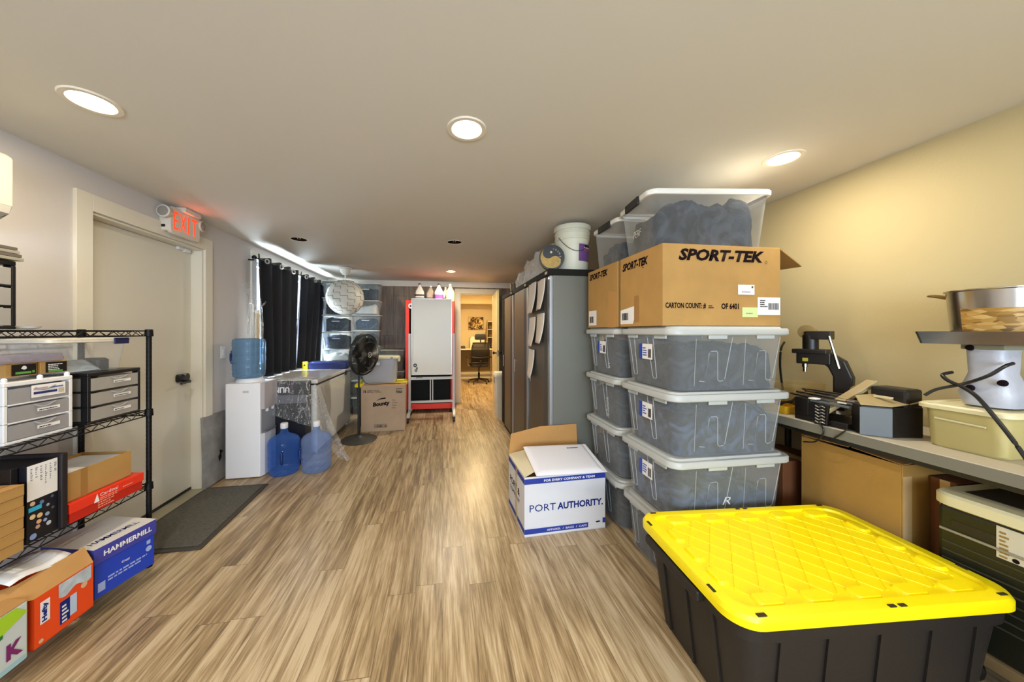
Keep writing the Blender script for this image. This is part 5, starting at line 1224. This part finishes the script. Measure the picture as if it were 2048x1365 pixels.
CH = M('chalk_white', '#dedcd4', .7)
text('R', t2, (.32, .038, .085), '-y', .040, .05, CH, bold=-.01, shear=.3, name='handwriting', lift=.004)
text('SENIOR', t7, (.055, .20, .03), '-x', .035, .15, CH, bold=-.01, turn=PI/2, shear=.2, name='handwriting', lift=.004)
text('S', t8, (.05, .20, .05), '-x', .04, .03, CH, bold=-.01, name='handwriting', lift=.004)
# ================================================================ PRINTED CARTONS ON THE TUBS
def sport(label, loc, w, d, h, front=True, side=True):
    t = thing('printed_carton', label, 'box', loc)
    bm = nb()
    for a in ((0, w, 0, .005, 0, h), (0, w, d-.005, d, 0, h), (0, .005, .005, d-.005, 0, h), (w-.005, w, .005, d-.005, 0, h), (0, w, 0, d, 0, .005)): box(bm, *a)
    box(bm, .005, w-.005, .005, d*.5, h-.004, h); box(bm, .005, w-.005, d*.5+.003, d-.005, h-.004, h)
    OB('carton', bm, KRAFT, t, bevel=.0015); return t
t = sport('large brown printed carton with big lettering on top of the front tub column', (1.165, 1.600, 1.3995), .735, .425, .448)
text('SPORT-TEK', t, (.093, 0, .358), '-y', .066, .535, INK, bold=.045, shear=.25, name='brand_lettering')
lathe(bm := nb(), [(.008, -.0015), (.008, -.001), (.0065, -.001), (.0065, -.0015)], axis='y', c=(.640, 0, .362), n=16, cap=False); OB('registered_mark', bm, INK, t)
text('CARTON COUNT: #', t, (.015, 0, .095), '-y', .034, .245, INK, bold=.035, name='print'); text('OF 6401', t, (.355, 0, .095), '-y', .034, .110, INK, bold=.035, name='print')
printed(t, (.275, 0, .10), '-y', .035, .02, 2, seed=4, lift=.0012)
text('SPORT-TEK', t, (0, .395, .360), '-x', .050, .27, INK, bold=.045, shear=.25, name='side_lettering', turn=math.radians(0))
text('C', t, (0, .185, .345), '-x', .035, .025, INK, bold=-.01, shear=.3, name='pen_mark')
patch(bm := nb(), (.46, 0, .178), '-y', .105, .055); l1 = OB('shipping_label', bm, PAPER, t); printed(l1, (.483, 0, .19), '-y', .06, .012, 1, M('pink_grey_ink', '#9a8a92', .6), seed=6); barcode(l1, (.545, 0, .215), '-y', .012, .012, 5)
patch(bm := nb(), (.585, 0, .065), '-y', .148, .10, .0012); l2 = OB('shipping_label', bm, PAPER, t); barcode(l2, (.655, 0, .095), '-y', .068, .038, 18, seed=5); printed(l2, (.60, 0, .11), '-y', .05, .045, 4, seed=7)
patch(bm := nb(), (.487, 0, .052), '-y', .10, .055, .0006); l3 = OB('green_label', bm, M('label_lime_white', '#cfe09a', .6), t); printed(l3, (.51, 0, .07), '-y', .065, .012, 1, M('pink_grey_ink'), seed=8)
prism(bm := nb(), [(0, .42, .02), (0, .28, .02), (0, .26, .06), (0, .25, .13), (0, .42, .11)], (-.0008, 0, 0)); l4 = OB('torn_label', bm, PAPER, t); barcode(l4, (0, .40, .045), '-x', .07, .045, 12, seed=3, lift=.0016)
patch(bm := nb(), (0, .265, .03), '-x', .05, .16, .0006); OB('tape', bm, M('tan_tape', '#a27640', .35), t)
OB('side_flap', prism(nb(), [(.735, 0, .445), (.735, .42, .445), (.91, .40, .37), (.905, .02, .355)], (0, 0, -.005)), M('cardboard'), t)
t = sport('smaller brown printed carton on top of the back tub column', (1.165, 2.060, 1.3995), .50, .45, .448)
text('SPORT-TEK', t, (0, .42, .375), '-x', .048, .29, INK, bold=.045, shear=.25, name='side_lettering')
patch(bm := nb(), (0, .435, .02), '-x', .13, .115); l1 = OB('shipping_label', bm, PAPER, t); barcode(l1, (0, .42, .04), '-x', .07, .05, 12, seed=9)
prism(bm := nb(), [(0, .13, .0), (0, .02, .0), (0, .01, .24), (0, .12, .26)], (-.0008, 0, 0)); OB('peeled_patch', bm, M('cardboard_light', '#b98a4e', .8), t)
# clear bins on the cartons
def rim_bin(label, loc, w, d, h, rz, clab, seed, fill, mark=None):
    t = thing('clear_rim_bin', label, 'storage bin', loc, rz)
    loft(bm := nb(), [(w*.84, d*.86, .05, 0), (w*.86, d*.88, .05, .006), (w*.95, d*.95, .05, h*.93)], cap1=False, n=6); OB('bin_body', bm, CRYSTAL, t, smooth=True)
    bm = nb(); loft(bm, [(w*.955, d*.955, .05, h*.90), (w*.99, d*.99, .05, h*.905), (w, d, .055, h*.94), (w, d, .055, h*.985), (w*.98, d*.98, .05, h), (w*.94, d*.93, .045, h), (w*.935, d*.93, .045, h*.96)], cap0=False, cap1=False, n=6); OB('rim', bm, M('rim_white', '#e2e0da', .35), t, smooth=True)
    loft(bm := nb(), [(w*.94, d*.93, .045, h*.955), (w*.94, d*.93, .045, h*.96)], n=6); OB('lid_sheet', bm, clear('frosted_lid', '#d8d8d4', haze=.3, rough=.3), t, smooth=True)
    bm = nb(); box(bm, -w/2-.012, -w/2+.004, -.10, .07, h*.84, h*1.0); OB('latch_handle', bm, BLACK, t, bevel=.006)
    lump(bm := nb(), w*.80, d*.82, h*fill, .008, .034, 11, 30, seed, .0, 0, .06); b = OB('bin_clothing', bm, CLOTH, None, smooth=60); tag(b, clab, 'clothing', kind='stuff', loc=loc, rz=rz)
    return t
t = rim_bin('large clear white-rimmed bin of dark clothes on top of the large carton', (1.50, 1.815, 1.8485), .72, .42, .315, math.radians(-7), 'heap of dark grey clothes in the bin on the large carton', 4.4, .74)
text('PERF', t, (-.325, .04, .10), '-x', .04, .10, CH, bold=-.01, shear=.2, name='handwriting', lift=.004)
rim_bin('clear white-rimmed bin of black clothes on top of the smaller carton', (1.44, 2.285, 1.8485), .52, .40, .315, 0, 'black clothes in the bin on the smaller carton', 7.7, .62)
# ================================================================ BIG YELLOW-LIDDED TOTE
t = thing('large_yellow_lidded_tote', 'large black tote with a bright yellow lid in the right foreground', 'storage tote', (1.462, 1.168, 0), math.radians(-4))
w, d, h = 1.06, .625, .47
def tw_(z): k = z/.42; return (.89+.10*k, .50+.075*k)
secs = [(tw_(0)[0]-.03, tw_(0)[1]-.03, .06, 0)]+[(*tw_(z), .07, z) for z in (.01, .12, .25, .37)]+[(1.015, .59, .08, .372), (1.02, .60, .085, .425)]
loft(bm := nb(), secs, n=7)
for s in (-1, 1):
    for x in (-.36, -.19, 0, .19, .36):
        a0, a1 = tw_(.02)[1]/2, tw_(.36)[1]/2; prism(bm, [(x-.006, s*a0, .02), (x+.006, s*a0, .02), (x+.006, s*a1, .368), (x-.006, s*a1, .368)], (0, s*.008, 0))
    for y in (-.15, .0, .15):
        a0, a1 = tw_(.02)[0]/2, tw_(.36)[0]/2; prism(bm, [(s*a0, y-.006, .02), (s*a0, y+.006, .02), (s*a1, y+.006, .368), (s*a1, y-.006, .368)], (s*.008, 0, 0))
OB('tote_body', bm, TB, t, smooth=30)
for s in (-1, 1): OB('end_grip', box(nb(), min(s*.50, s*.535), max(s*.50, s*.535), -.13, .22, .375, .415), TB, t, bevel=.008)
bm = nb(); loft(bm, [(w*.975, d*.96, .085, .425), (w, d, .09, .428), (w, d, .09, .452), (w*.985, d*.975, .085, .466), (w*.93, d*.89, .07, .468), (w*.91, d*.855, .06, .468), (w*.90, d*.84, .055, .458)], n=8)
hx, hy = w*.44, d*.405
def clipline(ax, ay, dx, dy):
    t0, t1 = -9, 9
    for p, q, lim in ((ax, dx, hx*.93), (ay, dy, hy*.90)):
        a, b = sorted(((-lim-p)/q, (lim-p)/q)); t0, t1 = max(t0, a), min(t1, b)
    return (t0, t1) if t1 > t0+.03 else None
for k in range(-12, 13):
    for s in (-1, 1):
        c = clipline(k*.095, 0, .62, s*.78)
        if c: tube(bm, [(k*.095+.62*c[0], s*.78*c[0], .4585), (k*.095+.62*c[1], s*.78*c[1], .4580)], .0026, 6)
for s in (-1, 1):
    for x in (-.36, -.18, 0, .18, .36): loft(bm, [(.10, .055, .015, .456, x, s*.235), (.085, .045, .012, .4675, x, s*.235)])
    for y in (-.12, .0, .12): loft(bm, [(.05, .085, .015, .456, s*.445, y), (.04, .07, .012, .4675, s*.445, y)])
OB('lid', bm, TY, t, smooth=30)
bm = nb()
for x, y, a, b in ((-.44, -.296, .030, .012), (.02, -.298, .024, .010), (.058, -.298, .024, .010), (.46, -.285, .030, .010), (-.517, -.18, .010, .034), (-.517, .21, .010, .034), (-.45, .292, .028, .008), (.0, .294, .02, .008), (.04, .294, .02, .008), (.45, .292, .026, .008), (.517, -.16, .010, .03)):
    OB('lid_slot', box(nb(), x-a/2, x+a/2, y-b/2, y+b/2, .463, .4695), M('slot_dark', '#2a2008', .7), t)
# ================================================================ TABLE ALONG THE RIGHT WALL
t = thing('work_table', 'long pale grey work table standing along the right wall', 'table', (1.902, 0, 0))
OB('table_top', box(nb(), 0, .49, -.30, 2.0, .846, .894), M('table_laminate', '#b3aa98', .5), t, bevel=.003)
OB('edge_shade', box(nb(), -.003, .0, -.30, 2.0, .847, .891), M('edge_shade_grey', '#77746a', .5), t)  # grey strip paints in the shade on the table's side-facing edge
for x in (.05, .44):
    for y in (-.22, 1.92): OB('leg', tube(nb(), [(x, y, 0), (x, y, .846)], .018, 12), M('leg_dark', '#3c3a38', .4, metal=.5), t, smooth=True)
OB('apron', box(nb(), .10, .12, -.25, 1.95, .80, .846), M('leg_dark'), t)
# carton under the table
t = thing('large_cardboard_box', 'large plain cardboard box under the table beside the yellow lid', 'box', (2.035, 1.175, 0))
K2 = M('deep_cardboard', '#a8803f', .75, var=.1, vs=4, bump=.1, bs=100)
bm = nb()
for a in ((0, .33, 0, .005, 0, .77), (0, .33, .415, .42, 0, .77), (0, .005, .005, .415, 0, .77), (.325, .33, .005, .415, 0, .77), (0, .33, 0, .42, 0, .005)): box(bm, *a)
OB('carton', bm, K2, t, bevel=.002)
OB('top_flap', prism(nb(), [(.0, 0, .771), (.10, 0, .778), (.12, .22, .79), (.02, .20, .780)], (0, 0, .003)), KRAFT_IN, t); OB('top_flap', prism(nb(), [(.015, .21, .778), (.10, .22, .79), (.10, .42, .785), (.0, .42, .778)], (0, 0, .003)), KRAFT_IN, t)
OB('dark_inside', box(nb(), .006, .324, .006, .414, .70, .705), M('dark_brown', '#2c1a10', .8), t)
patch(bm := nb(), (.055, .10, .7885), '+z', .02, .10, .001); OB('white_label', bm, PAPER, t)
patch(bm := nb(), (0, 0, .02), '-y', .05, .70); OB('corner_tape', bm, M('pale_tape', '#c9a878', .3), t)
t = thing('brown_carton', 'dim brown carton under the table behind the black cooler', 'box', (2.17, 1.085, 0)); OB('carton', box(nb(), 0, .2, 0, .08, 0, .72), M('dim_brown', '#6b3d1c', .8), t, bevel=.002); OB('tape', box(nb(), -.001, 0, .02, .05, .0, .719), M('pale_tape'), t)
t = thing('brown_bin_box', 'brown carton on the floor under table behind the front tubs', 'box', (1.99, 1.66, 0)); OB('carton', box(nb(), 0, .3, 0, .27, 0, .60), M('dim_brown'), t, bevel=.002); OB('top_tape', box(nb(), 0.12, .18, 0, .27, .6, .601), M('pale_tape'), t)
# wheeled cooler
t = thing('black_cooler', 'black ribbed cooler with cream lid and white label at right edge', 'cooler', (2.01, .46, .165))
OB('cooler_body', box(nb(), 0, .36, 0, .60, 0, .505), M('cooler_black', '#1c1c12', .4), t, bevel=.015)
bm = nb()
for k in range(8): box(bm, -.003, .001, .27, .585, .12+k*.034, .126+k*.034)
OB('side_groove', bm, M('groove_olive', '#3a382a', .5), t, bevel=.001)
OB('side_bar', box(nb(), -.008, .0, .30, .59, .405, .414), M('bar_grey', '#8f8878', .4), t, bevel=.002)
OB('handle_recess', box(nb(), -.002, .0, .31, .56, .43, .455), M('slot_dark'), t)
loft(bm := nb(), [(.38, .61, .05, .506, .18, .30), (.40, .63, .06, .512, .18, .30), (.40, .63, .06, .548, .18, .30), (.38, .61, .05, .558, .18, .30)], n=6); lid = OB('lid', bm, M('cooler_lid_cream', '#dbd5b2', .45), t, smooth=True)
OB('dark_recess', box(nb(), .07, .32, .36, .56, .558, .5605), M('recess_brown', '#2c2114', .6), lid); OB('tan_panel', box(nb(), .06, .34, .10, .34, .558, .5615), M('recess_tan', '#7d6d50', .6), lid); OB('dark_recess', box(nb(), .07, .10, .06, .22, .5615, .563), M('recess_brown'), lid)
patch(bm := nb(), (-.0, .452, .38), '-x', .10, .115, .002); lb = OB('white_label', bm, M('label_paper', '#c9c4b4', .6), t); printed(lb, (0, .445, .385), '-x', .022, .10, 7, M('amber_ink', '#9a7a3a', .6), seed=3, lift=.003); lathe(bm := nb(), [(.008, -.0032), (.008, -.003)], axis='x', c=(0, .41, .39), n=14); OB('dark_dot', bm, INK, lb)
t = thing('wood_dolly', 'low wooden dolly carrying the black cooler, lower right corner', 'dolly', (2.0, .45, 0))
OB('deck', box(nb(), 0, .38, 0, .62, .12, .163), M('dolly_wood', '#7a6440', .7, var=.2, vs=12), t, bevel=.003)
for x in (.05, .33):
    for y in (.06, .56): lathe(bm := nb(), [(.05, -.015), (.055, 0), (.05, .015)], axis='x', c=(x, y, .056), n=18); box(bm, x-.02, x+.02, y-.02, y+.02, .08, .12); OB('caster', bm, BLACK, t, smooth=True)
# ================================================================ ON THE TABLE
TZ = .8945
t = thing('lathe_machine', 'black benchtop machine with steel rails and grey end box, on the table', 'machine', (1.91, 1.17, TZ))
DK = M('machine_black', '#15100e', .4); GY = M('machine_grey', '#5c6266', .4)
prism(bm := nb(), [(.0, .075, 0), (.075, .010, 0), (.215, -.010, 0), (.215, .11, 0), (.04, .135, 0)], (0, 0, .135)); OB('end_box', bm, DK, t, bevel=.004)
prism(bm := nb(), [(-.003, .0755, .002), (.0735, .0095, .002), (.0735, .0095, .128), (-.003, .0755, .128)], (-.002, -.0025, 0)); OB('grey_face', bm, GY, t)
prism(bm := nb(), [(.0, .075, .136), (.075, .010, .136), (.215, -.008, .155), (.20, .10, .175), (.06, .135, .165)], (0, 0, .006)); OB('sloped_cover', bm, M('machine_tan', '#9c8a62', .45), t, bevel=.003); OB('cover_slot', box(nb(), .10, .115, .03, .09, .168, .177), M('pale_slot', '#cfc19a', .5), t)
prism(bm := nb(), [(.01, .13, 0), (.01, .37, 0), (.19, .37, 0), (.19, .13, 0)], (0, 0, .03)); OB('machine_base', bm, DK, t, bevel=.004)
prism(bm := nb(), [(.01, .30, .03), (.01, .37, .03), (.19, .37, .03), (.19, .30, .03)], (0, 0, .09)); OB('end_block', bm, DK, t, bevel=.004)
OB('dark_panel', box(nb(), .01, .02, .22, .30, .03, .10), DK, t)
bm = nb()
for x, z in ((.04, .125), (.08, .135), (.12, .142), (.16, .146)): tube(bm, [(x, .08, z), (x, .40, z)], .006, 10)
OB('steel_rail', bm, STEEL, t, smooth=True)
bm = nb()
for x, z in ((.06, .128), (.10, .136), (.14, .15)): tube(bm, [(x, .09, z), (x, .43, z-.004)], .005, 8)
OB('black_rod', bm, DK, t, smooth=True)
OB('bed_plate', box(nb(), .02, .18, .13, .37, .105, .115), M('machine_grey'), t, bevel=.002)
prism(bm := nb(), [(-.002, .21, .05), (-.002, .255, .05), (.19, .175, .215), (.19, .13, .215)], (.0, .0, .022)); OB('tan_arm', bm, M('machine_tan'), t, bevel=.003)
prism(bm := nb(), [(-.008, .205, .0), (-.008, .26, .0), (-.002, .25, .105), (-.002, .20, .105)], (.012, 0, 0)); ch = OB('hanging_chain_plate', bm, DK, t, bevel=.002)
bm = nb()
for k in range(6): tube(bm, curve_pts([(-.011, .208, .012+k*.016), (-.014, .222, .018+k*.016), (-.011, .235, .010+k*.016), (-.014, .25, .017+k*.016)], 3), .004, 6)
OB('chain_link', bm, STEEL, ch, smooth=True)
box(bm := nb(), .0, .05, .262, .292, .122, .128); box(bm, .03, .08, .15, .185, .122, .128); OB('white_pad', bm, PAPER, t)
for y, z, x in ((.19, .17, .17), (.05, .165, .19)): lathe(bm := nb(), [(.034, -.01), (.036, 0), (.03, .008)], axis='x', c=(x, y, z), n=24); OB('round_dial', bm, M('dial_tan', '#b8a06c', .3, metal=.5), t, smooth=True)
OB('rear_cover', box(nb(), .14, .235, .0, .13, .0, .215), DK, t, bevel=.012)
b = tag(OB('power_cable', tube(nb(), curve_pts([(1.98, 1.42, TZ+.006), (1.925, 1.45, TZ+.006), (1.895, 1.40, TZ+.008), (1.893, 1.38, TZ-.03), (1.90, 1.42, TZ-.09), (1.93, 1.5, TZ-.12)], 6), .0035, 6), BLACK, None, smooth=True), 'thin black cable looping over the table edge by the machine', 'cable')
b = tag(OB('power_cable', tube(nb(), curve_pts([(1.95, 1.28, TZ+.005), (1.92, 1.27, TZ+.006), (1.90, 1.29, TZ+.006), (1.893, 1.31, TZ-.02), (1.895, 1.335, TZ-.045)], 6), .0035, 6), BLACK, None, smooth=True), 'short black cable dangling over the table edge near the grey box', 'cable')
# drill press
t = thing('drill_press', 'black C-shaped benchtop drill press standing at the wall on the table', 'drill press', (2.20, 1.60, TZ), math.radians(-68))
# local: +x toward the back column, -x toward the spindle
loft(bm := nb(), [(.20, .15, .02, 0), (.20, .15, .02, .02), (.17, .12, .02, .035)]); OB('press_base', bm, DK, t, smooth=True)
out = [(.09, .035), (.115, .12), (.12, .22), (.09, .31), (.03, .355), (-.0, .36), (-.0, .29), (.02, .27), (.04, .22), (.04, .12), (.025, .035)]
prism(bm := nb(), [(x, -.028, z) for x, z in out], (0, .056, 0)); OB('curved_column', bm, DK, t, bevel=.008)
box(bm := nb(), -.115, .035, -.04, .04, .285, .355); box(bm, -.135, .02, -.045, .045, .345, .372); OB('head', bm, DK, t, bevel=.005)
lathe(bm := nb(), [(.036, .372), (.036, .455), (.03, .46), (.03, .475)], c=(-.06, 0, 0), n=24); OB('motor', bm, DK, t, smooth=True)
lathe(bm := nb(), [(.042, -.012), (.044, 0), (.042, .012)], axis='y', c=(-.075, .0, .475), n=28); OB('pulley_disc', bm, M('dial_tan'), t, smooth=True)
box(bm := nb(), -.075, .035, -.035, .035, .43, .48); OB('motor_bracket', bm, DK, t, bevel=.004)
tube(bm := nb(), [(.03, -.042, .45), (.07, -.042, .27)], .007, 8); OB('lever', bm, STEEL, t, smooth=True)
lathe(bm := nb(), [(.014, .285), (.014, .262), (.010, .26), (.010, .235)], c=(-.085, 0, 0), n=16); OB('chuck', bm, STEEL, t, smooth=True)
OB('yellow_tag', box(nb(), -.085, -.06, -.0415, -.04, .30, .32), M('tag_olive', '#a8a23a', .5), t)
b = tag(OB('curved_hose', tube(nb(), curve_pts([(2.24, 1.86, 1.30), (2.18, 1.83, 1.26), (2.16, 1.82, 1.18), (2.20, 1.85, 1.10), (2.24, 1.86, .90)], 6), .006, 8), BLACK, None, smooth=True), 'thin black curved hose rising behind the translucent tubs', 'hose')
t = thing('clear_scoop_box', 'amber-tinted clear tray standing on the table behind the machine', 'tray', (2.25, 1.80, TZ))
loft(bm := nb(), [(.20, .16, .02, 0), (.24, .20, .03, .15)], cap1=False); OB('tray_body', bm, clear('amber_plastic', '#d9bd78', haze=.3, rough=.15), t, smooth=True)
t = thing('yellow_tray', 'low yellow tray with cables on the far end of the table', 'tray', (2.04, 1.68, TZ))
loft(bm := nb(), [(.18, .14, .01, 0), (.20, .16, .01, .045), (.19, .15, .01, .045), (.17, .13, .01, .004)], cap1=True); OB('tray_body', bm, M('tray_yellow', '#d9a81e', .5), t, smooth=True)
bm = nb()
for k in range(5): tube(bm, curve_pts([(-.07, -.05+.02*k, .02), (-.02, .03-.02*k, .05+.006*k), (.03, -.03+.01*k, .045), (.08, .02, .03+.01*k)], 5), .004, 6)
b = OB('cable_tangle', bm, BLACK, None, smooth=True); tag(b, 'tangle of black cables lying in the low yellow tray', 'cable', loc=(2.04, 1.68, TZ))
# cream tub
t = thing('cream_tub', 'cream translucent tub with rim on the table under steel hopper', 'storage tub', (2.205, 1.005, TZ))
CT = M('cream_tub_plastic', '#b8ab72', .4)
loft(bm := nb(), [(.32, .19, .03, 0), (.33, .20, .03, .008), (.35, .215, .035, .155)]); OB('tub_body', bm, CT, t, smooth=True)
loft(bm := nb(), [(.36, .225, .035, .155), (.385, .25, .04, .158), (.385, .25, .04, .172), (.37, .235, .035, .178), (.35, .215, .03, .178), (.34, .205, .03, .172)]); OB('rim_lid', bm, M('cream_rim', '#d8d0a8', .4), t, smooth=True)
tube(bm := nb(), [(-.178, .07, .118), (-.178, -.06, .112)], .004, 6); OB('moulded_line', bm, M('cream_rim'), t, smooth=True)
# hopper machine
t = thing('hopper_machine', 'bagged white machine carrying a square steel tray, on cream tub', 'machine', (2.185, 1.00, TZ+.179))
BGW = M('wrapped_white', '#b7bac6', .35, var=.08, vs=14, bump=.7, bs=22)
loft(bm := nb(), [(.13, .13, .05, 0), (.15, .15, .05, .05), (.12, .12, .04, .10), (.105, .10, .03, .13), (.115, .105, .03, .225)]); OB('wrapped_column', bm, BGW, t, smooth=True)
OB('collar', box(nb(), -.06, .06, -.055, .055, .225, .245), M('collar_grey', '#8d8c76', .4), t, bevel=.003)
for x, y, z in ((-.055, .03, .232), (-.078, .02, .07), (-.07, -.055, .10)): lathe(bm := nb(), [(.010, -.012), (.013, 0), (.009, .006)], axis='x', c=(x, y, z), n=14); OB('black_knob', bm, INK, t, smooth=True)
loft(bm := nb(), [(.245, .285, .015, .246), (.262, .312, .02, .296), (.278, .328, .02, .298), (.258, .308, .02, .297), (.242, .282, .015, .2525)]); OB('steel_tray', bm, STEEL, t, smooth=True)
t = thing('steel_pot', 'stainless steel pot with side handle sitting on the square tray', 'pot', (2.195, .975, TZ+.179+.253))
lathe(bm := nb(), [(.118, 0), (.126, .004), (.140, .205), (.146, .208), (.146, .212), (.138, .212), (.134, .20), (.12, .008)], n=48, cap=True); OB('pot_body', bm, STEEL, t, smooth=True)
bm = nb(); tube(bm, curve_pts([(-.02, .135, .185), (-.035, .175, .20), (-.015, .20, .205), (.02, .19, .205), (.03, .135, .19)], 5), .005, 8); OB('handle', bm, M('handle_brass', '#8d7340', .3, metal=.8), t, smooth=True)
OAT = M('oat_photo', '#a37c3c', .5)
nt_ = OAT.node_tree; p_ = nt_.nodes['Principled BSDF']; v_ = nt_.nodes.new('ShaderNodeTexVoronoi'); v_.inputs['Scale'].default_value = 60; r_ = nt_.nodes.new('ShaderNodeValToRGB'); r_.color_ramp.elements[0].color = rgb('#4a3417'); r_.color_ramp.elements[1].color = rgb('#d0b070'); e_ = r_.color_ramp.elements.new(.4); e_.color = rgb('#a57c34')
tc_ = nt_.nodes.new('ShaderNodeTexCoord'); mp_ = nt_.nodes.new('ShaderNodeMapping'); mp_.inputs['Scale'].default_value = (.5, .5, 1.6); nt_.links.new(tc_.outputs['Object'], mp_.inputs[0]); nt_.links.new(mp_.outputs[0], v_.inputs['Vector']); nt_.links.new(v_.outputs['Color'], r_.inputs[0]); nt_.links.new(r_.outputs[0], p_.inputs['Base Color'])
curved_label(t, .1285, math.radians(158), math.radians(230), .018, .135, OAT, 'food_picture_label', .0095)
b = tag(OB('black_hose', tube(nb(), curve_pts([(2.02, 1.10, 1.10), (2.04, 1.075, 1.13), (2.07, 1.02, 1.16), (2.07, .96, 1.20), (2.09, .93, 1.24), (2.13, .93, 1.25)], 6), .006, 8), BLACK, None, smooth=True), 'thick black cable rising to the right across the bagged machine', 'cable')
b = tag(OB('black_hose', tube(nb(), curve_pts([(2.11, 1.07, 1.20), (2.07, 1.075, 1.19), (2.05, 1.05, 1.17), (2.03, 1.0, 1.15), (2.0, .95, 1.12), (1.985, .90, 1.05), (1.98, .86, .98), (1.985, .83, .91)], 6), .0065, 8), BLACK, None, smooth=True), 'thick black cable sweeping down to the right across the cream tub', 'cable')
t = thing('boxed_gadget', 'small dark gadget at the right edge, behind the black cables', 'gadget', (2.25, .845, TZ))
OB('gadget_body', box(nb(), -.05, .06, -.06, .035, 0, .13), M('gadget_white', '#b9b3a0', .4), t, bevel=.01); OB('dark_head', box(nb(), -.055, .05, -.06, .03, .15, .24), DK, t, bevel=.006); OB('gadget_neck', box(nb(), -.02, .02, -.03, .0, .13, .15), DK, t)
